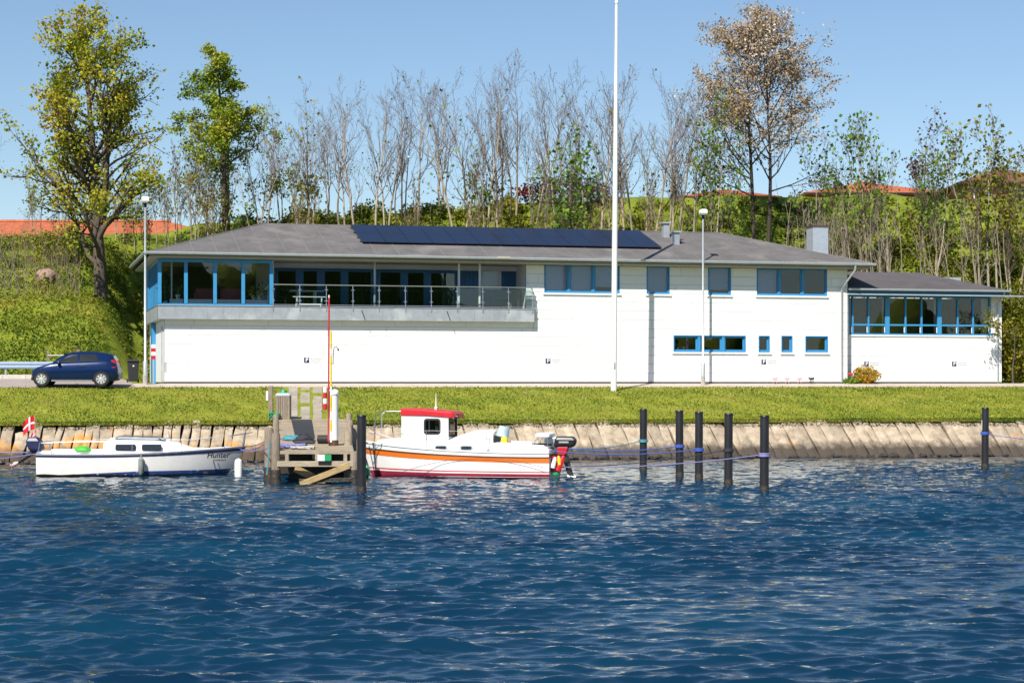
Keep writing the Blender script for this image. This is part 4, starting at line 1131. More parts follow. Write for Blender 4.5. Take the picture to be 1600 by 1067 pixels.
for i, (px, top, k) in enumerate(mid):
    crest(px, top, random.uniform(105, 112), BARE[k], f'bare slender crest tree, {ordinal(len(mid) - 1 - i)} to the left of the flagpole')
rgt = [(978, 105, 1), (992, 150, 0), (1022, 128, 2), (1043, 122, 1), (1062, 128, 2), (1080, 135, 0)]
for i, (px, top, k) in enumerate(rgt):
    crest(px, top, random.uniform(106, 112), BARE[k], f'bare slender crest tree, {ordinal(i)} to the right of the flagpole')
# leafy ones
full = lambda h, q: 1 if h > .45 else .12
GREEN = mk_bare(41, 'freshgreen', 1.7, H=6, stems_=3, keep=full, lsize=.13, spread=.35)
GREEN2 = mk_bare(42, 'freshgreen', 1.0, H=6, stems_=4, keep=full, lsize=.13, spread=.7)
YG = mk_bare(43, 'yellowgreen', 1.5, H=6, stems_=4, keep=full, lsize=.13, spread=.6, bark='paletwig')
PUR = mk_bare(44, 'purple', 1.8, H=6, stems_=3, keep=lambda h, q: 1 if h > .55 else .1, lsize=.12, bark='bark')
SAP = mk_bare(45, 'yellowgreen', .45, H=5, stems_=4, lsize=.13, spread=.9)
THIN = mk_bare(46, None, 0, H=5, stems_=6, kids=(3, 2, 2), spread=1.0, bark='paletwig', twig='paletwig')
crest(1108, 155, 106, GREEN, 'small green leaved tree just left of the cherry tree', 6, name='leafy_tree', sx=.7)
crest(915, 215, 105, GREEN, 'small green leaved tree standing left of the flagpole', 6, name='leafy_tree', sx=1.2)
crest(1310, 172, 109, GREEN2, 'green multi stemmed tree right beside the cherry tree', 6, name='leafy_tree')
crest(1358, 175, 108, GREEN2, 'green leaved tree above the orange roof right of the cherry', 6, name='leafy_tree', sx=.8)
crest(1452, 165, 110, PUR, 'slim tree with purple leaved top between the orange and brown roofs', 6, name='purple_tree')
crest(1462, 215, 106, GREEN, 'yellowish green leaved tree in front of the purple one', 6, name='leafy_tree', sx=.9)
crest(1545, 168, 106, YG, 'yellow green many stemmed tree before the brown roof', 6, name='leafy_tree')
crest(1590, 200, 105, YG, 'yellow green tree at the right edge of the picture', 6, name='leafy_tree')
for i, (px, top, y) in enumerate(((1230, 265, 103), (1262, 270, 104), (1290, 290, 101), (1362, 280, 99), (1405, 270, 107), (1465, 300, 99), (1560, 270, 97))):
    crest(px, top, y, THIN, f'clump of thin pale bare stems on the right hillside, {ordinal(i)} from the cherry tree', 5, 'bare stem clumps on the right hillside', 'bare_bush', .8)
crest(1345, 305, 97.5, THIN, 'tall clump of pale bare stems just behind the chimney', 5, 'bare stem clumps on the right hillside', 'bare_bush', .7)
for i, (px, top, y) in enumerate(((52, 250, 101), (95, 270, 103), (192, 235, 104), (215, 260, 102), (246, 230, 105), (275, 215, 106), (305, 205, 106), (330, 230, 104))):
    crest(px, top, y, SAP, f'thin sapling with yellow green leaves on the left crest, {ordinal(i)} from the left', 5, 'saplings on the left crest', 'sapling', .75)
crest(-18, 130, 108, BARE[1], 'bare tree cut by the left edge of the picture')
crest(330, 195, 105, BARE[4], 'slender crest tree immediately left of the dense green tree')
crest(398, 215, 104, BARE[3], 'leafy slender crest tree immediately right of the dense green tree')
for i, (px, top, y) in enumerate(((470, 240, 104), (650, 265, 104.5), (745, 255, 104), (850, 250, 105), (930, 250, 105), (1030, 250, 104))):
    crest(px, top, y, SAP, f'low leafy sapling among the bare trees, {ordinal(i)} from the left', 5, 'low saplings among the bare trees', 'sapling', .6)
# yellow bush reaching over the wing, and the golden bush
def leaf_bush(name, label, loc, rx, ry, rz_, n, size, leafm, twig='bark', seed=1, sparse=0):
    rng = np.random.default_rng(seed); d = rng.normal(size=(n, 3)); d /= np.linalg.norm(d, axis=1)[:, None]
    lob = 1 + .22 * np.sin(d[:, 0] * 6 + seed) * np.cos(d[:, 2] * 5 + d[:, 1] * 4)
    rr = (1 - .5 * rng.random(n) ** 1.8) * lob
    pts = d * rr[:, None] * np.array([rx, ry, rz_]) + np.array([0, 0, rz_ * .95]); pts = pts[pts[:, 2] > .03]
    t = thing(name, label, 'bush', loc); V, fc = leaf_cloud(pts, size, up=.15, aspect=.75, seed=seed)
    link('foliage', quick_mesh('foliage', V, fc, 3, [M[leafm]]), t)
    mb = MB()
    for k in range(14):
        q = pts[rng.integers(len(pts))] * .85; mb.tube([(q[0] * .08, q[1] * .08, -.1), (q[0] * .4, q[1] * .4, q[2] * .55), tuple(q)], [.02, .014, .006], 4)
    mb.build('stem', M[twig], t); return t
p = bw(U(1352, .05), .0); leaf_bush('golden_bush', 'rounded golden yellow bush at the foot of the wing wall', (p.x, p.y, HC - .06), .62, .5, .42, 1500, .1, 'shrubgold', seed=2)
p = bw(U(1329, -.1), -.1); leaf_bush('low_green_plant', 'low green plant left of the golden bush', (p.x, p.y, HC - .06), .36, .3, .14, 500, .1, 'freshgreen', seed=3)
for i, px in enumerate((1326.5, 1328.5, 1331)):
    p = bw(U(px, -.05), -.05); t = thing('red_flower', ['left', 'middle', 'right'][i] + ' red tulip between the corner and the golden bush', 'flower', (p.x, p.y, HC - .06), 0, 'red tulips')
    MB().tube([(0, 0, 0), (.01, 0, .42)], .008, 4).build('stem', M['green'], t); MB().lathe([(.01, .42), (.045, .45), (.05, .5), (.03, .55)], 8).build('bloom', M['red'], t, smooth=True)
p = bw(U(1587, 1.2), 1.2); leaf_bush('yellow_shrub', 'tall yellow green shrub at the right end of the wing', (p.x, p.y, G(p.x, p.y)), 1.0, .9, 2.5, 3600, .16, 'yellowgreen', seed=4)
p = bw(U(1592, 2.5), 2.5); leaf_bush('dark_shrub', 'dark green shrub filling the right edge below the yellow shrub', (p.x, p.y, G(p.x, p.y)), 1.1, .9, 1.1, 2600, .15, 'herb', seed=5)
p = bw(U(1566, 2.6), 2.6); 
tw = Tree(77); prm = dict(levels=2, height=3, limb=1, segs=[6, 4, 3], wig=[.1, .2, .2], up=[.0, .04, .02], taper=[.8, .8, .6], kids=[9, 4], start=[.3, .2], ang=[(.4, .9), (.4, .9)], len=[.4, .5], rad=[.5, .5], leaf_from=1, leaves=5, rmin=.005, lspread=.08)
tw.branch(Vector((0, 0, 0)), Vector((-.75, -.35, .35)).normalized(), 2.4, .03, 0, prm); tw.branch(Vector((0, 0, .3)), Vector((-.5, -.5, .1)).normalized(), 2.0, .025, 0, prm); tw.branch(Vector((0, 0, -2.2)), Vector((0, 0, 1)), 2.9, .05, 0, prm | dict(kids=[3, 3]))
c = bw(U(1583, .3), .3); plant('overhanging_shrub', tw.meshes('overhang', 'bark', 'bark', 'yellowgreen', .12, .8), (c.x, c.y, HC + 2.2), 'sparse leafy branch reaching across the right end of the wing', cat='bush')

# ---- wooded shore across the water, behind the viewer: seen mirrored in the windows
def far_shore():
    V = []; xs = np.arange(-170, 230, 2.2); prof = [(0, 0), (1.5, .35), (3.2, .7), (6, .95), (10, 1), (15, .8), (22, .3)]
    for i, x in enumerate(xs):
        h = 16 + 3.2 * math.sin(x * .13) + 2.6 * math.sin(x * .37 + 1) + 1.8 * math.sin(x * .91) - 9 * sstep((x - 78) / 12) + 4.5 * (1 - sstep((x - 67) / 6)) + 2.5 * sstep((x - 120) / 20)
        for d, k in prof: V.append((x + random.uniform(-.7, .7), -58 - d + random.uniform(-.9, .9), max(-.5, h * k + random.uniform(-1, 1) * k)))
    n = len(prof); fc = []
    for a in range(len(xs) - 1):
        for b in range(n - 1): fc += [a * n + b, a * n + b + 1, (a + 1) * n + b + 1, (a + 1) * n + b]
    o = link('far_shore_wood', quick_mesh('far_shore_wood', V, fc, 4, [M['hill']])); tag(o, 'wooded shore across the water mirrored in the window panes', None, kind='stuff')
far_shore()

# ================================================================== HOUSES ON THE CREST
def house(label, px0, px1, ye, yt, y, tile, hip=3.0, rz=0, wallm='brick', depth=9, wins=()):
    a, b_ = P(px0, ye, y), P(px1, ye, y); L = (b_ - a).length; eh = a.z; rh = (ye - yt) * y / F
    gz = G((a.x + b_.x) / 2, y + 2) - 1.5
    h = thing('house', label, 'house', (a.x, a.y, gz), rz); e = eh - gz
    MB().box(.5, L - .5, .5, depth - .5, 0, e).build('wall', M[wallm], h)
    hp = min(hip, L / 2 - .1)
    rf = MB().add([(0, 0, e + .002), (L, 0, e + .002), (L, depth, e + .002), (0, depth, e + .002), (0, 0, e + .15), (L, 0, e + .15), (L, depth, e + .15), (0, depth, e + .15), (hp, depth / 2, e + .15 + rh), (L - hp, depth / 2, e + .15 + rh)],
             [(3, 2, 1, 0), (0, 1, 5, 4), (1, 2, 6, 5), (2, 3, 7, 6), (3, 0, 4, 7), (4, 5, 9, 8), (5, 6, 9), (6, 7, 8, 9), (7, 4, 8)]).build('roof', M[tile], h)
    MB().tube([(hp, depth / 2, e + .17 + rh), (L - hp, depth / 2, e + .17 + rh)], .12, 6).build('ridge', M[tile], rf)
    MB().box(0, L, -.06, -.002, e - .02, e + .12).build('gutter', M['black'], rf)
    for x0, x1, z0, z1 in wins:
        f = MB().box(x0, x1, .44, .5, e + z0, e + z1).build('window', M['white'], h); MB().box(x0 + .06, x1 - .06, .42, .438, e + z0 + .06, e + z1 - .06).build('pane', M['cardark'], f)
    return h
house('long low house with orange tiled roof on the left crest', -330, 352, 372, 340, 113, 'tile', 4, wallm='brick', wins=[(x, x + 1.3, -1.5, -.35) for x in (13.4, 15.0, 16.8, 18.9, 21.6)], rz=.02)
house('house with mossy red roof left of the cherry trunks', 1062, 1222, 310, 289, 128, 'tilered', 3.4, wins=[(1.2, 2.6, -1.2, -.3)])
house('house with bright orange red roof right of the cherry tree', 1256, 1484, 304, 280, 130, 'tile', 4.2, wins=[(2, 3.5, -1.2, -.3), (6, 7.5, -1.2, -.3)])
house('house with brown tiled roof at the right edge of the crest', 1500, 1680, 287, 256, 124, 'tilebrown', 3.5, wins=[(1, 2.2, -1.4, -.3), (3.2, 4.6, -1.4, -.3)])
house('small orange roof peeping over the hedge beside the flagpole', 962, 1012, 328, 314, 126, 'tile', .9, depth=4)
hd = leaf_bush('clipped_hedge', 'reddish brown hedge on the crest left of the flagpole', ground_at(880, 114), 2.9, .8, .8, 3000, .15, 'purple', seed=8)
# small flag far off
g = ground_at(806, 116); fl = thing('distant_flagpole', 'tiny red and white flag flying beyond the crest', 'flag', g)
hz = P(806, 293, 116).z - g.z
MB().tube([(0, 0, 0), (0, 0, hz + .1)], .03, 6).build('pole', M['white'], fl)
def dannebrog(parent, w, h, org, wave=.06, drop=0, nx=12, name='flag', rotm=None):
    """red cloth with a white cross, rippled"""
    V, fs, mi = [], [], []
    xs = sorted(set([i / nx for i in range(nx + 1)] + [.34, .48])); zs = [0, .21, .43, .57, .79, 1]
    for z in zs:
        for x in xs: V.append((org[0] + w * x, org[1] + wave * math.sin(x * 8 + z * 2) * x ** .5, org[2] + h * z - drop * x * x * h))
    n = len(xs)
    for j in range(len(zs) - 1):
        for i in range(n - 1):
            fs.append((j * n + i, j * n + i + 1, (j + 1) * n + i + 1, (j + 1) * n + i)); cx = (xs[i] + xs[i + 1]) / 2
            mi.append(1 if (.34 < cx < .48 or j == 2) else 0)
    me = bpy.data.meshes.new(name); me.from_pydata(V, [], fs); me.materials.append(M['red']); me.materials.append(M['white']); me.polygons.foreach_set('material_index', mi)
    me.polygons.foreach_set('use_smooth', [True] * len(fs)); return link(name, me, parent)
dannebrog(fl, .75, .45, (.03, 0, hz - .45))
# boulder on the slope
bo = MB(); c = hit(70, 437)
rings = []
for k, h in ((.9, -.2), (1, .2), (.93, .48), (.62, .66), (.25, .7)):
    rings.append([(k * .46 * (1 + .14 * math.sin(i * 2.3 + h * 4)) * math.cos(i * .628) + h * .12, k * .34 * (1 + .1 * math.cos(i * 1.7)) * math.sin(i * .628), h * .72 + .05 * math.sin(i * 3)) for i in range(10)])
o = tag(bo.loft(rings).build('boulder', M['boulder'], smooth=True), 'pinkish brown boulder lying on the left slope', 'boulder'); o.location = c

# ================================================================== STREET FURNITURE
def lamp(px, pyb, pyt, y, label):
    g = P(px, pyb, y); z = G(g.x, y); H = P(px, pyt, y).z - z
    l = thing('lamp_post', label, 'street lamp', (g.x, g.y, z), TH, 'lamp posts by the building')
    MB().lathe([(.095, -.3), (.095, .95), (.075, 1.0), (.06, 1.02), (.042, H - .2)], 12).build('pole', M['galv'], l, smooth=True)
    MB().lathe([(.105, -.05), (.105, .4), (.098, .42)], 12).build('base_sleeve', M['concrete'], l)
    MB().lathe([(.05, H - .28), (.06, H - .24), (.06, H - .12), (.05, H - .1)], 10).build('neck', M['black'], l, smooth=True)
    hd = MB().loft([[(sx * .14 * k - .0, sy * .17 * k - .03, H + zz) for sx, sy in ((-1, -1), (1, -1), (1, 1), (-1, 1))] for k, zz in ((.75, -.1), (1.05, -.02), (1.1, .06), (.95, .14), (.6, .17))]).build('lamp_head', M['white'], l, bevel=.012)
    MB().box(-.1, .1, -.16, .1, H - .125, H - .102).build('lens', M['black'], hd)
lamp(227, 603, 314, bw(U(227, -.75), -.75).y, 'grey lamp post at the left corner of the building')
yl = bw(U(1098.5, -.95), -.95).y
lamp(1098.5, 602, 333, yl, 'grey lamp post before the right half of the facade')
g = hit(959, 611); Hf = P(959, 2, g.y).z - g.z
fp = thing('flagpole', 'very tall white tapered flagpole on the grass', 'flagpole', g); fp.rotation_euler = (0, R(.42), 0)
MB().lathe([(.13, -.4), (.128, .6), (.115, Hf * .4), (.085, Hf * .75), (.055, Hf - .15)], 14).build('pole', M['white'], fp, smooth=True)
MB().lathe([(.02, Hf - .149), (.07, Hf - .12), (.085, Hf - .05), (.07, Hf + .02), (.02, Hf + .05)], 12).build('knob', M['white'], fp, smooth=True)
MB().tube([(-.14, -.1, 1.1), (-.09, -.07, Hf - .3)], .006, 4).build('halyard', M['ropew'], fp)
MB().box(-.03, .03, -.17, -.12, 1.0, 1.25).build('cleat', M['galv'], fp)
# wheelie bin
g = ground_at(208, 83.5); bn = thing('wheelie_bin', 'black wheeled rubbish bin beside the building corner', 'bin', g, TH)
MB().loft([[(x * k, y * k * .95, z) for x, y in ((-.24, -.27), (.24, -.27), (.24, .27), (-.24, .27))] for k, z in ((.82, .06), (1, .92))]).build('body', M['rubber'], bn, bevel=.02)
MB().loft([[(x * k, y * k, z) for x, y in ((-.26, -.3), (.26, -.3), (.26, .31), (-.26, .31))] for k, z in ((1, .925), (1, .96), (.8, 1.02))]).build('lid', M['rubber'], bn, bevel=.01)
for x in (-.26, .2): MB().prism([(.2 + .09 * math.cos(a * .524), .09 + .09 * math.sin(a * .524)) for a in range(12)], x, x + .06, 'x').build('wheel', M['tyre'], bn)
MB().box(-.2, .2, .3, .34, .86, .9).build('handle', M['black'], bn)
MB().box(-.03, .03, -.265, -.258, .7, .76).build('sticker', M['white'], bn)
# barrier, kerb and fence behind the car
g0, g1 = bw(-14, 4.3), bw(-2.9, 4.3)
gr = thing('crash_barrier', 'pale blue grey crash barrier behind the parked car', 'barrier', bw(-14, 4.3, .22), TH)
MB().prism([(-.02, .42), (-.06, .47), (-.06, .53), (-.02, .58), (-.06, .63), (-.06, .69), (-.02, .74), (0, .74), (0, .42)], 0, 11.1, 'x').build('beam', mat('barrier_blue', (.40, .50, .66), .4, metal=.4, var=.05), gr)
for k in range(5): MB().box(k * 2.6 + .3, k * 2.6 + .38, .001, .1, -.3, .72).build('post', M['galv'], gr)
kb = thing('kerb_edge', 'low white concrete kerb under the barrier', 'kerb', bw(-14, 4.0, .18), TH)
for k in range(11): MB().box(k * 1.0 + .005, k * 1.0 + .995, 0, .16, -.2, .2).build('kerb_stone', mat('pale_kerb', (.58, .55, .50), .9, var=.12, scale=3), kb, bevel=.015)
def pt_b(px, py, v): return bw(U(px, v), v, Wh(px, py, v))
fr = thing('pipe_fence', 'two grey posts with a horizontal pipe behind the car', 'fence', bw(U(75, 4.9), 4.9, .2), TH)
du = U(122, 4.9) - U(75, 4.9)
for x in (0, du):
    MB().box(x - .05, x + .05, -.04, .04, -.3, 1.33).build('post', M['postwood'], fr)
MB().tube([(0, -.06, 1.05), (du, -.06, 1.05)], .03, 6).build('rail', M['galv'], fr)
MB().box(du - .25, du + .1, -.05, .05, 1.331, 1.38).build('cap_board', M['brown'], fr)
# red-white marker boards at the building corner
mk = thing('marker_board', 'red and white striped marker on the left building corner', 'sign', bw(U(239.5, 1.0), .9, 1.05), TH)
for k in range(4): MB().box(-.09, .09, -.012, .0, k * .16, k * .16 + .158).build('stripe', M['red' if k % 2 == 0 else 'white'], mk)
MB().box(-.03, .03, .001, .03, -1.1, .64).build('post', M['galv'], mk)

# ---- the car
car = thing('parked_car', 'small dark blue hatchback parked facing left beside the slope', 'car', (0, 0, 0), R(4))
yc = 79.6; xc = (53 - 800) / F * yc; car.scale = (1, 1, .95); car.location = (xc, yc, G(xc + 1.7, yc + .6) + .015)
st = [  # x, half width sill, half width belt, belt z, half width top, top z, low z
    (0.00, .52, .56, .52, .50, .56, .30), (.06, .66, .70, .62, .60, .68, .22), (.25, .74, .77, .74, .66, .80, .18), (.60, .78, .80, .86, .70, .91, .18), (.86, .79, .81, .91, .68, 1.0, .18),
    (1.15, .80, .82, .93, .60, 1.22, .18), (1.45, .80, .82, .94, .56, 1.40, .18), (1.75, .80, .82, .95, .565, 1.465, .18), (2.2, .80, .82, .97, .57, 1.48, .18), (2.7, .80, .82, 1.0, .57, 1.45, .18),
    (3.05, .79, .81, 1.03, .56, 1.40, .18), (3.28, .77, .79, 1.02, .54, 1.33, .2), (3.42, .74, .76, .95, .56, 1.05, .24), (3.52, .68, .70, .75, .62, .82, .3), (3.54, .62, .64, .6, .58, .66, .34)]
rings = []
for x, hs, hb, zb, ht, zt, zl in st:
    half = [(hs * .9, zl), (hs, zl + .1), (hb + .015, lerp(zl, zb, .55)), (hb, zb - .03), (hb - .03, zb + .01), (lerp(hb, ht, .9), lerp(zb, zt, .88)), (ht * .85, zt), (0, zt + .025)]
    rings.append([(x, -a, z) for a, z in half] + [(x, a, z) for a, z in half[-2::-1]])
body = MB().loft(rings).build('body', M['carblue'], car, smooth=True)
def side(x, f):                       # point on the glasshouse side, f from belt to top
    for (a, b) in zip(st, st[1:]):
        if a[0] <= x <= b[0]:
            t = (x - a[0]) / (b[0] - a[0]); hb, zb, ht, zt = [lerp(a[i], b[i], t) for i in (2, 3, 4, 5)]
            return Vector((x, lerp(hb - .03, lerp(hb, ht, .9), f), lerp(zb + .01, lerp(zb, zt, .88), f)))
for sg in (-1, 1):
    for nm, pts in (('side_window', [(1.12, .1), (1.3, .1), (1.9, .1), (1.9, .88), (1.55, .88), (1.32, .66)]), ('side_window', [(1.99, .1), (2.75, .1), (2.72, .55), (2.62, .88), (1.99, .88)])):
        vs_ = [side(x, f) for x, f in pts]; vo = [Vector((p.x, sg * (p.y + .012), p.z)) for p in vs_]; vi = [Vector((p.x, sg * (p.y - .02), p.z)) for p in vs_]; n = len(vs_)
        MB().add(vo + vi, [tuple(range(n)), tuple(range(2 * n - 1, n - 1, -1))] + [(i, (i + 1) % n, n + (i + 1) % n, n + i) for i in range(n)]).build(nm, M['cardark'], car)
    MB().box(1.9, 1.905, sg * .815 - .012, sg * .815 + .012, .3, .93).build('door_gap', M['black'], car)
    MB().box(2.02, 2.2, sg * .835 - .015, sg * .835 + .015, .80, .835).build('door_handle', M['carblue'], car, bevel=.006)
    MB().loft([[(1.13 + dx, sg * (.84 + dy), z) for dx, dy in ((-.05, -.02), (.07, -.02), (.07, .14), (-.03, .13))] for z in (.93, 1.05)]).build('mirror', M['black'], car, bevel=.015)
    MB().loft([[(.12, sg * .60, .60), (.12, sg * .68, .62), (.42, sg * .79, .72), (.46, sg * .775, .78)], [(.14, sg * .58, .69), (.16, sg * .64, .705), (.42, sg * .74, .80), (.46, sg * .745, .81)]]).build('headlight', M['lamp_w'], car)
    MB().loft([[(3.30, sg * .8, .78), (3.44, sg * .77, .78), (3.51, sg * .66, .78)], [(3.26, sg * .75, 1.12), (3.37, sg * .70, 1.12), (3.44, sg * .6, 1.12)]], closed=True).build('tail_light', M['lamp_r'], car)
    for xw in (.45, 2.87):
        MB().disc_y([(.335, sg * .70), (.335, sg * .832)], xw, .30, 22).build('wheel_arch', M['black'], car)
        wh = MB().disc_y([(.19, sg * .66), (.285, sg * .66), (.295, sg * .70), (.295, sg * .80), (.28, sg * .838), (.20, sg * .842)], xw, .29, 22).build('wheel', M['tyre'], car, smooth=True)
        MB().disc_y([(.19, sg * .70), (.205, sg * .835), (.19, sg * .845), (.17, sg * .80), (.05, sg * .79)], xw, .29, 22).build('rim', M['black'], wh, smooth=True)
        for k in range(8):
            a = k * math.pi / 4; d = Vector((math.cos(a), 0, math.sin(a))); t = Vector((-d.z, 0, d.x)); c = Vector((xw, 0, .29))
            q = [c + d * .03 + t * .022, c + d * .19 + t * .04, c + d * .19 - t * .04, c + d * .03 - t * .022]
            MB().add([(p.x, sg * .848, p.z) for p in q] + [(p.x, sg * .81, p.z) for p in q], [(0, 1, 2, 3), (7, 6, 5, 4), (0, 1, 5, 4), (1, 2, 6, 5), (2, 3, 7, 6), (3, 0, 4, 7)]).build('spoke', M['alloy'], wh)
        MB().disc_y([(.05, sg * .80), (.05, sg * .853), (.03, sg * .858)], xw, .29, 12).build('hub_cap', M['alloy'], wh)
        MB().disc_y([(.185, sg * .835), (.205, sg * .85), (.212, sg * .84)], xw, .29, 22).build('rim_edge', M['alloy'], wh)
    MB().box(.85, 2.5, sg * .80 - .012, sg * .80 + .02, .2, .235).build('sill_trim', M['galv'], car)
def slope_pane(name, x0, x1, m):
    a, b = [next((lerp(p[4], q[4], (x - p[0]) / (q[0] - p[0])), lerp(p[5], q[5], (x - p[0]) / (q[0] - p[0]))) for p, q in zip(st, st[1:]) if p[0] <= x <= q[0]) for x in (x0, x1)]
    k = .02; MB().add([(x0, -a[0] * .92, a[1] + k), (x0, a[0] * .92, a[1] + k), (x1, b[0] * .92, b[1] + k), (x1, -b[0] * .92, b[1] + k), (x0, 0, a[1] + k + .025), (x1, 0, b[1] + k + .025)], [(0, 4, 5, 3), (4, 1, 2, 5)]).build(name, M[m], car)
slope_pane('windscreen', .93, 1.44, 'cardark'); slope_pane('rear_window', 3.3, 3.415, 'cardark')
MB().box(3.44, 3.56, -.6, .6, .34, .52).build('rear_bumper', M['black'], car, bevel=.03)
MB().box(-.03, .06, -.5, .5, .24, .38).build('grille', M['black'], car, bevel=.02)
MB().tube([(2.95, .1, 1.45), (3.1, .1, 1.62)], .006, 4).build('aerial', M['black'], car)

# ================================================================== JETTY
Yf, Yb = 55.3, 72.6
def jx(px, y): return (px - 800) / F * y
JW0, JW1 = jx(432, Yf), jx(552, Yf)
def jz(y): return lerp(.97, 1.56, (y - Yf) / (Yb - Yf))
x0b, x1b = jx(432, Yb), jx(543, Yb)
def jl(t, y):                     # across the deck
    k = (y - Yf) / (Yb - Yf); return lerp(lerp(JW0, x0b, k), lerp(JW1, x1b, k), t)
jt = thing('jetty', 'old wooden jetty running from the bank out between the two boats', 'jetty', (0, 0, 0))
y = Yf; 
while y < Yb - .02:
    w8 = .195; a, b_ = y + .005, y + w8 - .008; z = jz(y) + random.uniform(-.006, .006)
    e0, e1 = random.uniform(-.03, .03), random.uniform(-.03, .03)
    MB().add([(jl(0, a) + e0, a, z - .05), (jl(1, a) + e1, a, z - .05), (jl(1, b_) + e1, b_, z - .05), (jl(0, b_) + e0, b_, z - .05), (jl(0, a) + e0, a, z), (jl(1, a) + e1, a, z), (jl(1, b_) + e1, b_, z), (jl(0, b_) + e0, b_, z)],
             [(3, 2, 1, 0), (4, 5, 6, 7), (0, 1, 5, 4), (1, 2, 6, 5), (2, 3, 7, 6), (3, 0, 4, 7)]).build('deck_plank', M['wood'], jt)
    y += w8
zf = jz(Yf)
for t in (.02, .5, .98): MB().add([(jl(t, yy) + s_, yy, jz(yy) - .055 - d) for yy in (Yf + .12, Yb) for s_, d in ((-.07, 0), (.07, 0), (.07, .2), (-.07, .2))], [(0, 1, 2, 3), (7, 6, 5, 4), (0, 4, 5, 1), (1, 5, 6, 2), (2, 6, 7, 3), (3, 7, 4, 0)]).build('bearer', M['wood'], jt)
# front: top rail board, joist ends, lower beam, braces
MB().box(JW0 + .1, JW1 - .0, Yf - .05, Yf - .002, zf - .10, zf - .005).build('front_board', M['wood'], jt)
MB().box(JW0 - .02, JW1 + .02, Yf - .14, Yf - .02, zf - .46, zf - .30).build('front_beam', M['wood'], jt, bevel=.01)
for t in (.14, .53, .9): MB().box(jl(t, Yf) - .05, jl(t, Yf) + .05, Yf - .11, Yf + .3, zf - .297, zf - .102).build('joist_end', M['wood'], jt)
def beam(parent, a, b, w8, h8, m, nm='brace'):
    a, b = Vector(a), Vector(b); d = (b - a); L = d.length
    o = MB().box(0, L, -w8 / 2, w8 / 2, -h8 / 2, h8 / 2).build(nm, M[m], parent, bevel=.008)
    o.matrix_local = Matrix.Translation(a) @ d.to_track_quat('X', 'Z').to_matrix().to_4x4(); return o
beam(jt, (jl(.02, Yf) + .45, Yf + .25, zf - .52), (jl(.62, Yf), Yf + .3, .02), .08, .2, 'brace')
beam(jt, (jl(1, Yf) - .1, Yf - .16, zf - .42), (jl(.32, Yf), Yf - .2, .0), .08, .17, 'brace')
beam(jt, (jl(.3, Yf), Yf - .1, .1), (jl(1, Yf), Yf - .1, .14), .12, .12, 'slime', 'water_beam')
def pile(x, y, z1, r, m='postwood', mossy=True, lean=0):
    o = MB().lathe([(r, -1.2), (r * 1.02, z1 * .5), (r * .95, z1 - .03), (r * .85, z1)], 10).build('pile', M[m], jt, smooth=True); o.location = (x, y, 0); o.rotation_euler = (0, R(lean), 0)
    if mossy: 
        q = MB().lathe([(r * 1.12, -1.2), (r * 1.2, .1), (r * 1.12, .3), (r * 1.04, .42)], 10).build('algae_sleeve', M['slime'], o, smooth=True)
for i, y in enumerate((Yf - .02, 60.5, 65.5, 70)):
    pile(jl(0, y) - .02, y, jz(y) + (.5 if i == 0 else .35 if i == 1 else .3), .13 if i == 0 else .11); pile(jl(1, y) + .02, y, jz(y) - (.02 if i == 0 else -.33), .115)
pile(jl(0, 57) - .22, 57, jz(57) + .55, .14)
pile(jl(1, 57.6) - .12, 57.6, jz(57.6) + .42, .13, 'wood', False); pile(jl(1, 58.7) + .12, 58.7, jz(58.7) + .55, .15, 'postwood')
# dark sloping sheet under the deck
MB().add([(jl(.05, yy), yy, z) for yy, z in ((Yf + 1.5, -.4), (Yb, .9))] + [(jl(.95, yy), yy, z) for yy, z in ((Yb, .9), (Yf + 1.5, -.4))], [(0, 1, 2, 3)]).build('undercroft', M['slime'], jt)
# green/white plate on the front
pl = thing('number_plate', 'green and white board fixed to the front of the jetty', 'sign', (jl(.63, Yf), Yf - .175, zf - .2))
MB().box(-.19, .01, -.01, .01, -.09, .09).build('white_half', M['white'], pl); MB().box(.012, .2, -.01, .01, -.09, .09).build('green_half', M['green'], pl); MB().box(-.17, .2, .012, .05, -.2, .08).build('backing', M['black'], pl)
# mat
my0, my1 = 60.6, 71.8; mx = [(462, 686), (492, 686), (487, 650.5), (455, 650.5)]
q = []
for (px, _), y in zip(mx, (my0, my0, my1, my1)): q.append((jx(px, y), y, jz(y) + .02))
o = tag(MB().add(q + [(a, b, c - .015) for a, b, c in q], [(0, 1, 2, 3), (7, 6, 5, 4), (0, 4, 5, 1), (1, 5, 6, 2), (2, 6, 7, 3), (3, 7, 4, 0)]).build('rubber_mat', M['rubber']), 'long black rubber mat laid along the jetty', 'mat')
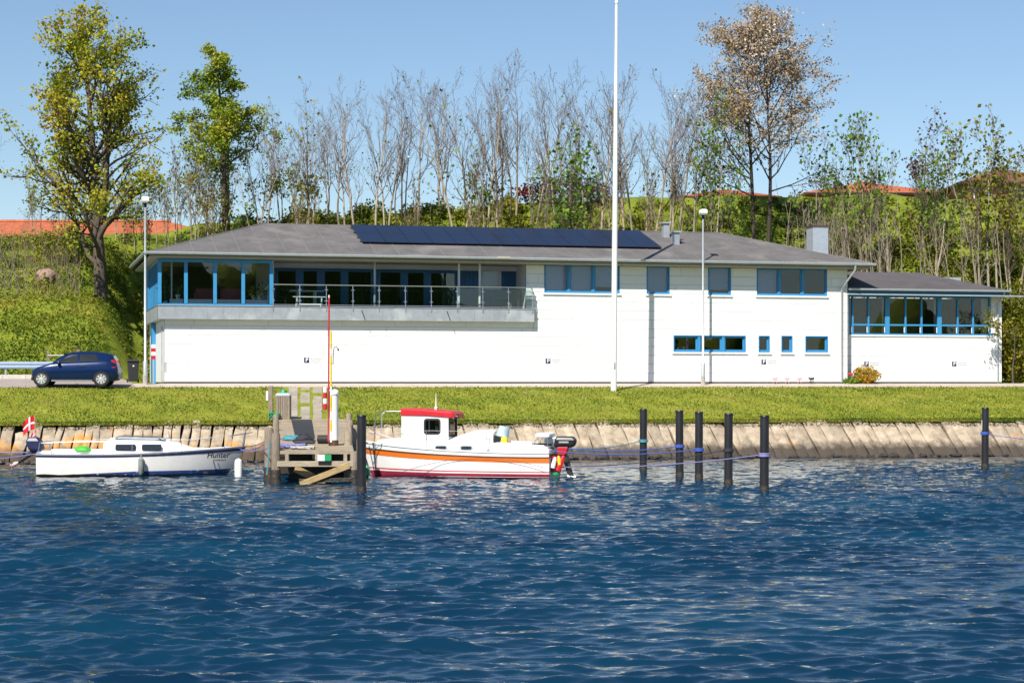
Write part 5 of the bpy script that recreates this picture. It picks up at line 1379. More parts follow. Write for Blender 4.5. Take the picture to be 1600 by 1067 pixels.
# roll, coil, ropes on deck
def coil(name, label, c, r, m, turns=4, rr=.022, rad=.0, cat='rope'):
    pts = []
    for i in range(turns * 14):
        a = i / 14 * 6.283; k = r * (1 - .12 * (i // 14)) + random.uniform(-.02, .02)
        pts.append((c[0] + k * math.cos(a), c[1] + k * math.sin(a) * 1.1, c[2] + rr + (i // 14) * rr * 1.2 + random.uniform(0, .02)))
    return tag(MB().tube(pts, rr, 5).build(name, M[m], smooth=True), label, cat)
y = 59.0; coil('rope_coil', 'dark green rope coil in front of the rubber mat', (jx(475, y), y, jz(y)), .33, 'roped', 6, .03)
coil('rope_coil', 'light blue rope bundle left of the rubber mat', (jx(457, 60), 60, jz(60)), .3, 'ropec', 4, .025)
y = 57.3
def tangle(name, label, c, ext, m, n=90, rr=.018):
    p = Vector(c); pts = []
    for i in range(n):
        pts.append((c[0] + ext[0] * math.sin(i * .9 + math.sin(i * .31) * 2), c[1] + ext[1] * math.sin(i * 1.27 + 1), c[2] + rr + ext[2] * abs(math.sin(i * .7))))
    return tag(MB().tube(pts, rr, 5).build(name, M[m], smooth=True), label, 'rope')
tangle('tangled_rope', 'blue and white tangled mooring rope on the left jetty corner', (jx(455, 56.2), 56.3, jz(56.3)), (.42, .5, .1), 'ropel')
tangle('tangled_rope', 'pale tangled rope at the front edge of the jetty', (jx(472, 55.8), 55.9, jz(55.9)), (.35, .3, .06), 'ropew', 60)
rt = thing('rubber_roll', 'rolled black rubber fender lying on the jetty', 'fender', (jx(496, 58.2), 58.2, jz(58.2)))
MB().tube([(0, 0, .14), (.45, .05, .14)], .13, 14).build('roll', M['rubber'], rt, smooth=True); MB().tube([(-.02, 0, .14), (.48, .05, .14)], .05, 8).build('core', M['black'], rt)
tr = tag(MB().box(jx(462, 58.4), jx(492, 58.4), 58.1, 58.5, jz(58.3) + .002, jz(58.3) + .07).build('plank_block', M['black'], bevel=.01), 'flat dark plank lying across the jetty under the coil', 'plank')
# white pillar with rounded top
y = 57.5; wp = thing('white_pillar', 'white round topped service pillar standing on the jetty', 'pillar', (jx(521, y), y, jz(y)))
zt = P(521, 608, y).z - jz(y)
MB().lathe([(.145, .16), (.145, zt - .16), (.165, zt - .155), (.165, zt - .1), (.15, zt - .05), (.1, zt - .01), (.02, zt + .01)], 18).build('shaft', M['white'], wp, smooth=True)
MB().lathe([(.15, 0), (.15, .159)], 18).build('foot', M['brown'], wp)
def pole(name, label, px, pyb, pyt, y, r, cols, lean=0):
    b = P(px, pyb, y); H = P(px, pyt, y).z - b.z; t = thing(name, label, 'pole', b); t.rotation_euler = (0, R(lean), 0)
    for i, (z0, z1, m) in enumerate(cols): MB().tube([(0, 0, z0 * H + .001), (0, 0, z1 * H - .001)], r, 8).build('band', M[m], t, smooth=True)
    return t, H
y = 57.3
t, H = pole('red_pole', 'tall thin red pole with pale tip beside the white pillar', 513, 690, 461, y, .024, [(0, .98, 'red'), (.98, 1, 'cream')], .3)
t, H = pole('yellow_pole', 'yellow and white banded pole between red pole and white pillar', 517.3, 691, 517, y + .05, .03, [(0, .1, 'white'), (.1, .2, 'yellow'), (.2, .28, 'white'), (.28, .42, 'yellow'), (.42, .5, 'white'), (.5, .78, 'yellow'), (.78, .84, 'white'), (.84, 1, 'yellow')])
MB().tube([(.06, 0, H * .7), (.07, 0, H * .82), (.1, 0, H * .855), (.16, 0, H * .86), (.21, 0, H * .835)], .013, 6).build('hook', M['black'], t)
MB().lathe([(.02, -.03), (.03, 0), (.02, .03)], 8, (.215, 0)).build('hook_tip', M['black'], t).location = (0, 0, H * .83)
lb = thing('life_buoy_float', 'red and white float hanging on the red pole', 'float', P(508, 640, y - .05))
HH = (640 - 605) * y / F
for k, m in enumerate(('red', 'white', 'red', 'white')): MB().lathe([(.05, HH * k / 4), (.065, HH * (k + .1) / 4), (.065, HH * (k + .9) / 4), (.05, HH * (k + 1) / 4 - .002)], 10).build('band', M[m], lb, smooth=True)
# slatted bin and wooden post at the head of the jetty
y = 72.4; b = hit(443, 656, 66); sb = thing('slatted_litter_bin', 'grey wooden slatted litter bin with green knob at the jetty head', 'bin', (jx(443, y), y, CREST + .05))
W2 = 10.3 * y / F; Hh = (655 - 617) * y / F
MB().box(-W2 + .03, W2 - .03, -W2 + .03, W2 - .03, 0, Hh).build('liner', M['black'], sb)
for k in range(6):
    x = -W2 + (k + .5) * 2 * W2 / 6
    for sgn in (-1, 1):
        MB().box(x - W2 / 6 + .006, x + W2 / 6 - .006, sgn * W2 - .02, sgn * W2 + .02, 0.02, Hh).build('slat', M['postwood'], sb); MB().box(sgn * W2 - .02, sgn * W2 + .02, x - W2 / 6 + .006, x + W2 / 6 - .028, .02, Hh).build('slat', M['postwood'], sb)
MB().loft([[(a * k, c * k, z) for a, c in ((-W2, -W2), (W2, -W2), (W2, W2), (-W2, W2))] for k, z in ((1.1, Hh + .002), (1.1, Hh + .07), (.8, Hh + .13))]).build('lid', M['gutter'], sb, bevel=.01)
MB().lathe([(.13, Hh + .131), (.12, Hh + .2), (.09, Hh + .24), (.02, Hh + .25)], 12).build('knob', M['green'], sb, smooth=True)
y = 72.6; wpst = thing('wooden_post', 'weathered wooden post with a pale box left of the litter bin', 'post', (jx(423, y), y, CREST + .05))
Hp = (655 - 601) * y / F
MB().box(-.085, .085, -.085, .085, -.3, Hp).build('shaft', M['postwood'], wpst, bevel=.015); MB().box(-.17, -.087, -.08, .06, Hp - .55, Hp - .2).build('box', M['white'], wpst, bevel=.01)
hs = tangle('garden_hose', 'green hose heaped at the foot of the wooden post', (jx(428, 72), 72.0, CREST + .08), (.2, .15, .25), 'green', 60, .02); hs['category'] = 'hose'
# paving slabs up the lawn
pv = thing('paving_track', 'worn paving slabs with grass between leading to the jetty', 'paving', (0, 0, 0))
for r in range(9):
    for c in range(3):
        if random.random() < .08: continue
        y0 = 72.9 + r * .98
        def gp(t, yy): x = lerp(jx(449, yy), jx(506, yy), t); return (x, yy, G(x, yy) + .028)
        t0, t1 = c / 3 + .03 + random.uniform(-.01, .02), (c + 1) / 3 - .05; ya, yb = y0 + random.uniform(0, .06), y0 + .98 - random.uniform(.05, .12)
        top = [gp(t0, ya), gp(t1, ya), gp(t1, yb), gp(t0, yb)]
        MB().add(top + [(a, b_, c_ - .12) for a, b_, c_ in top], [(0, 1, 2, 3), (7, 6, 5, 4), (0, 4, 5, 1), (1, 5, 6, 2), (2, 6, 7, 3), (3, 7, 4, 0)]).build('paving_slab', M['pavetint'], pv)

# ================================================================== MOORING PILES
PIL = [(1005, 735, 640, 'black mooring pile nearest the stern of the red roofed boat'), (1062, 745, 642.5, 'second black mooring pile to the right of the motor boat'), (1092, 748, 644.5, 'third black mooring pile to the right of the motor boat'),
       (1138, 757, 647, 'fourth black mooring pile to the right of the motor boat'), (1194, 768, 650.5, 'fifth black mooring pile, largest on the right of the motor boat'), (565, 769, 650, 'black mooring pile standing between the jetty and the motor boat'), (1539, 731, 638, 'lone black mooring pile near the right edge')]
PP = []
for i, (px, pb, ptop, label) in enumerate(PIL):
    y = HC * F / (pb - HOR); x = jx(px, y); z = P(px, ptop, y).z
    m = thing('mooring_pile', label, 'pile', (x, y, 0), random.uniform(0, 3), 'black mooring piles'); m.rotation_euler = (R(random.uniform(-.6, .6)), R(.3 + random.uniform(-.6, .6)), 0)
    MB().lathe([(.122, -1.8), (.122, z - .06), (.118, z - .03)], 18).build('sleeve', M['hdpe'], m, smooth=True)
    MB().lathe([(.13, z - .029), (.13, z + .01), (.115, z + .03), (.01, z + .035)], 18).build('cap', M['black'], m, smooth=True)
    MB().lathe([(.128, -.2), (.131, .06), (.125, .16)], 18).build('weed_collar', M['slime'], m, smooth=True)
    PP.append(Vector((x, y, z)))
    if i == 6: MB().box(-.125, -.118, -.05, .03, z - .75, z - .4).build('tape', M['white'], m)
def rope(label, a, b, sag, m, r=.016, wrap=None, nm='mooring_line'):
    a, b = Vector(a), Vector(b); t = thing(nm, label, 'rope', a, group='mooring lines')
    MB().tube([(a.lerp(b, k / 14) - a) - Vector((0, 0, sag * 4 * (k / 14) * (1 - k / 14))) for k in range(15)], r, 5).build('line', M[m], t, smooth=True)
    if wrap is not None:
        mb = MB(); c = wrap - a
        for z in (0, .035, .07): mb.tube([(c.x + .14 * math.cos(k * .42), c.y + .14 * math.sin(k * .42), c.z + z) for k in range(16)], .018, 5)
        mb.build('wrap', M[m], t, smooth=True)

# ================================================================== BOATS
class Hull:
    """hull from stern (x=0) to bow (x=L): half breadth, sheer height, waterline breadth per station"""
    def __init__(s, L, B, z0, z1, draft, stern=.86, rake=.35, full=.55, dip=.06):
        s.L, s.B, s.z0, s.z1, s.draft, s.stern, s.rake, s.full, s.dip = L, B, z0, z1, draft, stern, rake, full, dip
    def half(s, t):
        if t < s.full: return s.B / 2 * lerp(s.stern, 1, math.sin(t / s.full * math.pi / 2))
        k = (t - s.full) / (1 - s.full); return s.B / 2 * max(.012, (1 - k ** 2.1))
    def sheer(s, t): return lerp(s.z0, s.z1, t ** 1.6) - s.dip * math.sin(t * math.pi)
    def pt(s, t, f, side=-1, off=0):
        """f: 0 waterline .. 1 sheer; negative goes under water to the keel at -1"""
        h = s.half(t); k = max(0, (t - s.full) / (1 - s.full))
        wl = h * lerp(.92, .62, k)
        x = t * s.L - s.rake * k ** 3 * (1 - max(f, 0)) - (s.rake * .9 * k * k if f < 0 else 0) * min(1, -min(f, 0))
        if f >= 0: y = lerp(wl, h, f ** .75); z = s.sheer(t) * f
        else: y = wl * (1 + f) ** .6 if f > -1 else 0; z = s.draft * f
        return Vector((x, side * (y + off), z))
    def shell(s, name, m, parent, n=22, f0=-1, f1=1, off=0, fs=None, t0=0, t1=1, transom=True, th=.02):
        fs = fs or [-1, -.6, -.3, 0, .2, .4, .6, .8, 1]
        rings = []
        for i in range(n + 1):
            t = lerp(t0, t1, i / n)
            rings.append([s.pt(t, f, -1) for f in fs[::-1]] + [s.pt(t, f, 1) for f in fs[1:]])
        mb = MB().loft(rings, cap=False, closed=False)
        if transom: mb.add(rings[0], [tuple(range(len(rings[0])))])
        return mb.build(name, m, parent, smooth=True)
    def band(s, name, m, parent, fa, fb, off=.006, t0=0, t1=1, n=26, sides=(-1, 1), transom=False):
        """stripe between two height functions"""
        for sd in sides:
            rings = []
            for i in range(n + 1):
                t = lerp(t0, t1, i / n); a, b = fa(t), fb(t)
                rings.append([s.pt(t, lerp(a, b, q / 8), sd, off) for q in range(9)] + [s.pt(t, b, sd, -.01), s.pt(t, a, sd, -.01)])
            MB().loft(rings).build(name, m, parent, smooth=True)
    def deck(s, name, m, parent, drop=.0, camber=.05, t0=0, t1=1, n=22):
        rings = []
        for i in range(n + 1):
            t = lerp(t0, t1, i / n); a, b = s.pt(t, 1, -1), s.pt(t, 1, 1)
            rings.append([(a.x, a.y * (1 - 2 * abs(q - .5) * 0) * (1 - 2 * q) / 1 if False else lerp(a.y, b.y, q) * .985, a.z - drop + camber * math.sin(q * math.pi) * min(1, s.half(t) * 2)) for q in (0, .25, .5, .75, 1)])
        return MB().loft(rings, cap=False, closed=False).build(name, m, parent, smooth=True)
def rail(parent, pts, r=.012, m='steel', nm='rail'): return MB().tube(pts, r, 6).build(nm, M[m], parent, smooth=True)
def rounded(x0, x1, z0, z1, r, n=4):
    out = []
    for cx, cz, a0 in ((x1 - r, z0 + r, -90), (x1 - r, z1 - r, 0), (x0 + r, z1 - r, 90), (x0 + r, z0 + r, 180)):
        for k in range(n + 1): a = R(a0 + 90 * k / n); out.append((cx + r * math.cos(a), cz + r * math.sin(a)))
    return out

# ---- the small white sailing cruiser (no mast up)
sb_ = thing('sailboat', 'white cabin boat with navy stripe and peeling blue bottom, lettered bow', 'boat', (-14.83, 60.55, .05), R(2.2))
H1 = Hull(6.42, 2.25, .66, .86, .35, stern=.8, rake=.55, full=.5, dip=.05)
hull = H1.shell('hull', M['oldgel'], sb_)
H1.band('navy_stripe', M['navyst'], hull, lambda t: .86, lambda t: .95, .012)
H1.band('toe_rail', M['galv'], hull, lambda t: .985, lambda t: 1.02, .012)
H1.band('bottom_paint', M['antiblue'], hull, lambda t: -.3, lambda t: lerp(.03, .19, min(1, max(0, (t - .15) / .35))) , .005, .18, .99)
H1.band('waterline_grime', mat('brown_slime', (.10, .07, .035), .8, var=.3, scale=8), hull, lambda t: -.35, lambda t: .035 + .02 * math.sin(t * 40), .007, 0, .97)
H1.deck('deck', M['gel'], sb_, camber=.04)
# cabin trunk: loft with sloping front
def trunk(parent, secs, m, nm='cabin', bevel=.03):
    """sections (x, half width bottom, half width top, z bottom, z top)"""
    rings = [[(x, -a, z0), (x, -b, lerp(z0, z1, .86)), (x, -b * .86, z1), (x, 0, z1 + .03), (x, b * .86, z1), (x, b, lerp(z0, z1, .86)), (x, a, z0)] for x, a, b, z0, z1 in secs]
    return MB().loft(rings).build(nm, M[m], parent, smooth=True)
cab = trunk(sb_, [(2.05, .74, .66, .55, 1.02), (2.25, .75, .66, .6, 1.08), (3.6, .72, .62, .6, 1.06), (4.15, .66, .55, .6, 1.0), (4.75, .52, .42, .65, .80), (5.1, .4, .32, .7, .80)], 'gel')
for x0, x1 in ((2.42, 3.06), (3.24, 3.86)):
    for sg in (-1, 1):
        o = MB().prism(rounded(x0, x1, .75, .955, .05), 0, .012).build('window', M['navyst'], cab); o.location = (0, sg * .708 - .006, .0); o.rotation_euler = (R(8) * sg * 1, 0, 0)
        if sg < 0: o.location.y -= .0
        p = MB().prism(rounded(x0 + .025, x1 - .025, .775, .93, .04), 0, .006).build('pane', M['cardark'], cab); p.location = (0, sg * .722 - .003, 0); p.rotation_euler = (R(8) * sg, 0, 0)
for o in [c for c in cab.children]:
    # swing about the cabin side, not the keel
    zc = .85; a = o.rotation_euler.x; o.location.y += zc * math.sin(a); o.location.z += zc * (1 - math.cos(a))
MB().box(2.2, 3.0, -.35, .35, 1.10, 1.14).build('hatch', M['white'], cab, bevel=.015)
MB().loft([[(2.35, -.5, 1.12), (2.35, .5, 1.12), (2.35, .5, 1.155), (2.35, -.5, 1.155)], [(3.9, -.42, 1.08), (3.9, .42, 1.08), (3.9, .42, 1.11), (3.9, -.42, 1.11)]]).build('grey_cover', mat('pale_blue_tarpaulin', (.38, .46, .55), .6, var=.1), cab)
for yy in (-.5, .5): rail(cab, [(2.4, yy, 1.15), (2.5, yy, 1.2), (3.7, yy * .9, 1.16), (3.8, yy * .9, 1.1)], .014, 'brown', 'grab_rail')
MB().lathe([(.05, 1.1), (.06, 1.16), (.02, 1.26), (.015, 1.34)], 8, (3.95, .1)).build('vent', M['galv'], cab)
# cockpit
ck = MB(); ck.box(.15, 2.05, -.78, -.66, .55, .76); ck.box(.15, 2.05, .66, .78, .55, .76); ck.box(.15, 2.05, -.66, -.35, .5, .6); ck.box(.15, 2.05, .35, .66, .5, .6); ck.box(.08, .2, -.78, .78, .5, .72)
MB().box(.15, 2.05, -.78, -.66, .55, .76).build('coaming', M['gel'], sb_, bevel=.02); MB().box(.15, 2.05, .66, .78, .55, .76).build('coaming', M['gel'], sb_, bevel=.02)
rail(sb_, [(.05, -.8, .66), (.1, -.82, 1.0), (.12, 0, 1.02), (.1, .82, 1.0), (.05, .8, .66)], .014, nm='pushpit'); rail(sb_, [(.5, -.9, .62), (.45, -.88, .95), (.1, -.82, 1.0)], .013, nm='pushpit_stay'); rail(sb_, [(.5, .9, .62), (.45, .88, .95), (.1, .82, 1.0)], .013, nm='pushpit_stay')
rail(sb_, [(5.75, -.42, .78), (5.95, -.36, 1.2), (6.62, 0, 1.3), (5.95, .36, 1.2), (5.75, .42, .78)], .014, nm='pulpit'); rail(sb_, [(6.3, -.16, .84), (6.4, -.12, 1.25)], .012, nm='pulpit_stay'); rail(sb_, [(6.3, .16, .84), (6.4, .12, 1.25)], .012, nm='pulpit_stay')
for x in (1.6, 3.0, 4.5):
    for sg in (-1, 1): rail(sb_, [(x, sg * (H1.half(x / 6.42) - .05), .65), (x, sg * (H1.half(x / 6.42) - .05), 1.05)], .01, nm='stanchion')
for sg in (-1, 1): rail(sb_, [(.1, sg * .82, 1.0), (1.6, sg * 1.05, 1.05), (3.0, sg * 1.06, 1.05), (4.5, sg * .83, 1.05), (5.95, sg * .36, 1.2)], .005, nm='lifeline')
o = text_mesh('Hunter', .25, M['black'], hull, Matrix.Translation((5.60, -.615, .60)) @ Matrix.Rotation(R(24.5), 4, 'Z') @ Matrix.Rotation(R(-6), 4, 'X') @ FACE, shear=.25)
o = text_mesh('Sønderborg', .088, M['navyst'], hull, Matrix.Translation((5.64, -.57, .45)) @ Matrix.Rotation(R(24.5), 4, 'Z') @ Matrix.Rotation(R(-6), 4, 'X') @ FACE, shear=.2)
# its outboard, flag, fender, bag
om = thing('outboard_motor', 'dark outboard motor tilted up on the stern of the white boat', 'outboard motor', (-14.9, 60.4, .55), R(2))
MB().loft([[(x - z * .3, y, z + .25) for x, y in ((-.28 * k, -.17 * k), (.16 * k, -.17 * k), (.2 * k, .17 * k), (-.28 * k, .17 * k))] for k, z in ((.7, -.05), (1, .05), (1, .3), (.6, .42))]).build('cowling', M['navyst'], om, bevel=.04)
MB().tube([(-.1, 0, .25), (-.42, 0, .02), (-.62, 0, -.12)], [.09, .075, .06], 8).build('leg', M['rubber'], om, smooth=True)
MB().loft([[(-.62 + dx, dy, -.12 + dz) for dx, dy, dz in ((-.12, -.05, -.12), (.1, -.05, .05), (.1, .05, .05), (-.12, .05, -.12))], [(-.86 + dx, dy, -.22 + dz) for dx, dy, dz in ((-.06, -.03, -.06), (.1, -.03, .1), (.1, .03, .1), (-.06, .03, -.06))]]).build('gear_case', M['pink'], om, bevel=.02)
for k in range(3):
    a = k * 2.1; MB().add([(-.9, 0, -.24), (-.93, .13 * math.cos(a), -.24 + .13 * math.sin(a)), (-.88, .13 * math.cos(a + .8), -.24 + .13 * math.sin(a + .8)), (-.86, .02, -.24)], [(0, 1, 2, 3)]).build('propeller_blade', M['pink'], om)
MB().box(-.02, .1, -.12, .12, -.1, .28).build('bracket', M['galv'], om)
fs_ = thing('ensign', 'red and white flag on a staff at the stern of the white boat', 'flag', (-15.0, 60.7, .7))
MB().tube([(0, 0, 0), (-.1, 0, 1.22)], .014, 6).build('staff', M['brace'], fs_)
fo = dannebrog(fs_, -.36, .44, (-.10, -.01, .74), .05, .5); 
fo2 = dannebrog(fs_, -.16, .24, (-.04, -.01, .48), .03, .6, 6, name='pennant')
fd = tag(MB().lathe([(.02, -.02), (.085, .06), (.09, .3), (.085, .48), (.02, .55), (.015, .62)], 12).build('boat_fender', M['curtain'], smooth=True), 'slim dark fender hanging at the middle of the white boat', 'fender', 'hanging fenders'); fd.location = (-14.83 + 3.35, 59.42, .08)
fd = tag(MB().lathe([(.03, -.12), (.12, -.04), (.125, .4), (.11, .5), (.03, .56)], 14).build('boat_fender', M['gel'], smooth=True), 'white cylindrical float hanging under the bow of the white boat', 'fender', 'hanging fenders'); fd.location = (jx(374, 60.2), 60.0, .0)
bg_ = tag(MB().loft([[(.27 * k * math.cos(a), .14 * k * math.sin(a), z * .9) for a in [i * .785 for i in range(8)]] for k, z in ((.7, 0), (1, .05), (.9, .13), (.35, .2))]).build('green_bag', M['lime'], smooth=True), 'bright green bundle on the cockpit edge of the white boat', 'bag'); bg_.location = (-14.83 + 1.45, 59.85, .77)

# ---- the white motor boat with red roofed wheelhouse
mbt = thing('motor_boat', 'white motor boat with orange stripe and red roofed wheelhouse right of the jetty', 'boat', (1.32, 59.05, .05), R(168))
H2 = Hull(6.2, 2.15, .74, 1.02, .4, stern=.92, rake=.35, full=.5, dip=.03)
hull = H2.shell('hull', M['gel'], mbt)
H2.band('orange_stripe', M['orange'], hull, lambda t: .60 + .05 * t, lambda t: .79, .010)
H2.band('rubbing_strake', M['brown'], hull, lambda t: .80, lambda t: .845, .022)
H2.band('boot_line', M['red'], hull, lambda t: .20, lambda t: .235, .006)
H2.band('red_bottom', M['antired'], hull, lambda t: -.5, lambda t: .14, .006)
H2.band('gunwale', M['gel'], hull, lambda t: .98, lambda t: 1.03, .02)
MB().box(-.012, -.002, -.85, .85, .14, .62).build('transom_shade', mat('shaded_gelcoat', (.42, .50, .60), .4, var=.04), hull)  # blue grey shade of the white transom, painted on as a panel
MB().box(-.02, -.003, -.95, .95, .60, .70).build('transom_strake', M['brown'], hull)
text_mesh('23', .13, M['navyst'], hull, Matrix.Translation((-.016, .45, .5)) @ Matrix.Rotation(R(-90), 4, 'Z') @ FACE)
H2.deck('deck', M['gel'], mbt, camber=.03, drop=.02)
tk = trunk(mbt, [(1.5, .78, .70, .6, .98), (1.9, .8, .72, .62, 1.04), (3.6, .76, .68, .66, 1.12), (4.9, .62, .54, .72, 1.12), (5.6, .32, .26, .8, 1.08)], 'gel', 'cabin_trunk')
for x in (2.62, 3.42):
    f = MB().prism(rounded(x - .21, x + .21, .80, .95, .07), -.012, .012).build('porthole', M['galv'], mbt); f.location = (0, .757, 0)
    q = MB().prism(rounded(x - .17, x + .17, .825, .925, .048), -.006, .006).build('pane', M['boat_glass'], f); q.location = (0, .016, 0)
    MB().box(x - .01, x + .01, .008, .02, .83, .92).build('bar', M['galv'], f)
hood = MB().loft([[(x, -w_, z0), (x, -w_ * .96, lerp(z0, z1, .8)), (x, -w_ * .7, z1), (x, 0, z1 + .03), (x, w_ * .7, z1), (x, w_ * .96, lerp(z0, z1, .8)), (x, w_, z0)] for x, w_, z0, z1 in ((3.2, .66, .9, 1.13), (2.9, .68, .9, 1.25), (2.45, .68, .9, 1.38), (2.0, .68, .9, 1.40), (1.82, .66, .9, 1.36))]).build('hood', M['gel'], mbt, smooth=True)
w_o = MB().loft([[(1.815, .5 * math.cos(a), 1.12 + .2 * math.sin(a)) for a in [i * .524 for i in range(12)]], [(1.80, .46 * math.cos(a), 1.12 + .17 * math.sin(a)) for a in [i * .524 for i in range(12)]]]).build('hatch_opening', M['rubber'], hood)
# wheelhouse with real window openings on each side
WX0, WX1, WZ0, WZ1 = 3.18, 4.72, .95, 1.86
whs = MB()
for sg in (-1, 1):
    for r in cut([(WX0 + .05, WX1, WZ0, WZ1)], (3.50, 3.98, 1.30, 1.74)): whs.add([(r[0], sg * .6, r[2]), (r[1], sg * .6, r[2]), (r[1], sg * .6, r[3]), (r[0], sg * .6, r[3]), (r[0], sg * .565, r[2]), (r[1], sg * .565, r[2]), (r[1], sg * .565, r[3]), (r[0], sg * .565, r[3])], [(0, 1, 2, 3), (7, 6, 5, 4), (0, 4, 5, 1), (1, 5, 6, 2), (2, 6, 7, 3), (3, 7, 4, 0)])
whs.box(WX1 - .035, WX1 - .001, -.564, .564, WZ0, WZ1)
for r in cut([(-.564, .564, WZ0, WZ1)], (-.48, .48, 1.22, 1.76)): whs.box(WX0 + .052, WX0 + .085, r[0], r[1], r[2], r[3])
whl = whs.build('wheelhouse', M['gel'], mbt)
for sg in (-1, 1):
    ro = rounded(3.47, 4.01, 1.27, 1.77, .1); ri = rounded(3.525, 3.955, 1.325, 1.715, .07); n = len(ro)
    f = MB().add([(a, sg * .605, b) for a, b in ro] + [(a, sg * .605, b) for a, b in ri] + [(a, sg * .58, b) for a, b in ro] + [(a, sg * .58, b) for a, b in ri], [(i, (i + 1) % n, n + (i + 1) % n, n + i) for i in range(n)] + [(2 * n + i, 2 * n + (i + 1) % n, 3 * n + (i + 1) % n, 3 * n + i) for i in range(n)] + [(i, (i + 1) % n, 2 * n + (i + 1) % n, 2 * n + i) for i in range(n)] + [(n + i, n + (i + 1) % n, 3 * n + (i + 1) % n, 3 * n + i) for i in range(n)]).build('side_window', M['rubber'], whl)
    MB().prism(rounded(3.52, 3.96, 1.32, 1.72, .07), sg * .588 - .003, sg * .588 + .003).build('pane', M['boat_glass'], whl)
    MB().box(3.82, 3.85, sg * .6 - .008, sg * .6 + .008, 1.32, 1.72).build('slider_bar', M['rubber'], whl)
fw = MB()
for r in cut([(-.5, .5, 1.2, 1.78)], (-.44, .44, 1.26, 1.72)): fw.box(WX0 + .03, WX0 + .05, r[0], r[1], r[2], r[3])
fw.build('front_window', M['rubber'], whl); MB().box(WX0 + .06, WX0 + .066, -.47, .47, 1.23, 1.75).build('pane', M['boat_glass'], whl)
rf = MB().loft([[(x, -w_, z0), (x, w_, z0), (x, w_, z1 - .03), (x, w_ * .9, z1), (x, -w_ * .9, z1), (x, -w_, z1 - .03)] for x, w_, z0, z1 in ((3.02, .6, 1.78, 1.93), (3.12, .64, 1.80, 1.98), (4.0, .64, 1.862, 2.06), (4.74, .63, 1.862, 2.08))]).build('wheelhouse_roof', M['red'], mbt, bevel=.012)
MB().lathe([(.05, 2.03), (.06, 2.1), (.03, 2.14), (.022, 2.25), (.012, 2.55)], 8, (3.72, .2)).build('aerial', M['cream'], mbt).rotation_euler = (0, 0, 0)
sl_ = MB().lathe([(.02, 0), (.075, .04), (.08, .16), (.03, .18)], 10).build('searchlight', M['black'], mbt, smooth=True); sl_.matrix_local = Matrix.Translation((3.1, .5, 1.86)) @ Matrix.Rotation(R(-110), 4, 'Y')
MB().lathe([(.085, 0), (.09, .06)], 10).build('searchlight_rim', M['white'], sl_)
rail(mbt, [(4.7, .5, 1.98), (5.5, .42, 1.96), (5.62, .38, 1.9), (5.66, .36, 1.0)], .016, nm='bow_frame'); rail(mbt, [(4.7, -.5, 1.98), (5.5, -.42, 1.96), (5.62, -.38, 1.9), (5.66, -.36, 1.0)], .016, nm='bow_frame')
for x in (3.85, 1.95): rail(mbt, [(x, .86, .92), (x, .86, 1.4)], .012, nm='stanchion'); MB().box(x - .05, x + .05, .83, .89, .9, .93).build('stanchion_foot', M['galv'], mbt)
rail(mbt, [(5.6, .4, 1.25), (3.85, .86, 1.4), (1.95, .86, 1.38), (1.6, .86, 1.3)], .006, 'ropew', 'guard_line')
rail(mbt, [(4.5, .84, .97), (3.75, .86, .985)], .012, 'galv', 'grab_rail')
rail(mbt, [(4.75, .3, 1.05), (5.9, .1, 1.35)], .02, 'pink', 'boat_hook')
# cockpit: coaming, engine frame, cushions
for sg in (-1, 1): MB().loft([[(x, sg * a, z0) for a, z0 in ((w_, .66), (w_ - .06, z1), (w_ - .1, z1), (w_ - .12, .66))] for x, w_, z1 in ((.05, .92, .90), (.8, .95, 1.02), (1.55, .97, 1.06))]).build('coaming', M['gel'], mbt)
MB().loft([[(x, -.9, z), (x, .9, z), (x, .88, z + .05), (x, -.88, z + .05)] for x, z in ((.02, .78), (.2, .84))]).build('stern_deck', M['gel'], mbt)
for yy in (.62, -.3): rail(mbt, [(.55, yy, .8), (.5, yy, 1.1), (.3, yy, 1.28), (.12, yy, 1.3), (.1, yy, .8)], .014, nm='stern_frame')
sc_ = MB().loft([[(x, yy, z) for yy, z in ((-.32, 1.20), (.64, 1.20), (.64, 1.32), (-.32, 1.34))] for x in (.05, .5)]).build('stern_seat', M['gel'], mbt, bevel=.04)
MB().loft([[(x, -.6, z) , (x, .2, z), (x, .2, z + .28), (x, -.6, z + .28)] for x, z in ((-.15, .92), (.3, .9))]).build('rear_box', M['gutter'], mbt, bevel=.02)
def hook_on(b, lx, ly, lz): v_ = Vector((lx, ly, lz)); v_.rotate(Matrix.Rotation(b.rotation_euler.z, 3, 'Z')); return Vector(b.location) + v_
om = thing('outboard_motor', 'black outboard motor with red trim on the motor boat stern', 'outboard motor', hook_on(mbt, -.1, .35, .62), R(168))
MB().loft([[(x + z * -.2, y, z) for x, y in ((-.48 * k - .05, -.17 * k), (.12 * k, -.17 * k), (.12 * k, .17 * k), (-.48 * k - .05, .17 * k))] for k, z in ((.85, .28), (1, .36), (1, .52), (.75, .62))]).build('cowling', M['black'], om, bevel=.045)
MB().box(-.42, -.12, .172, .182, .42, .47).build('decal', M['galv'], om)
MB().loft([[(-.2 + dx, dy, .05) for dx, dy in ((-.12, -.12), (.14, -.12), (.14, .12), (-.12, .12))], [(-.22 + dx, dy, .3) for dx, dy in ((-.18, -.14), (.16, -.14), (.16, .14), (-.18, .14))]]).build('mount', M['red'], om, bevel=.02)
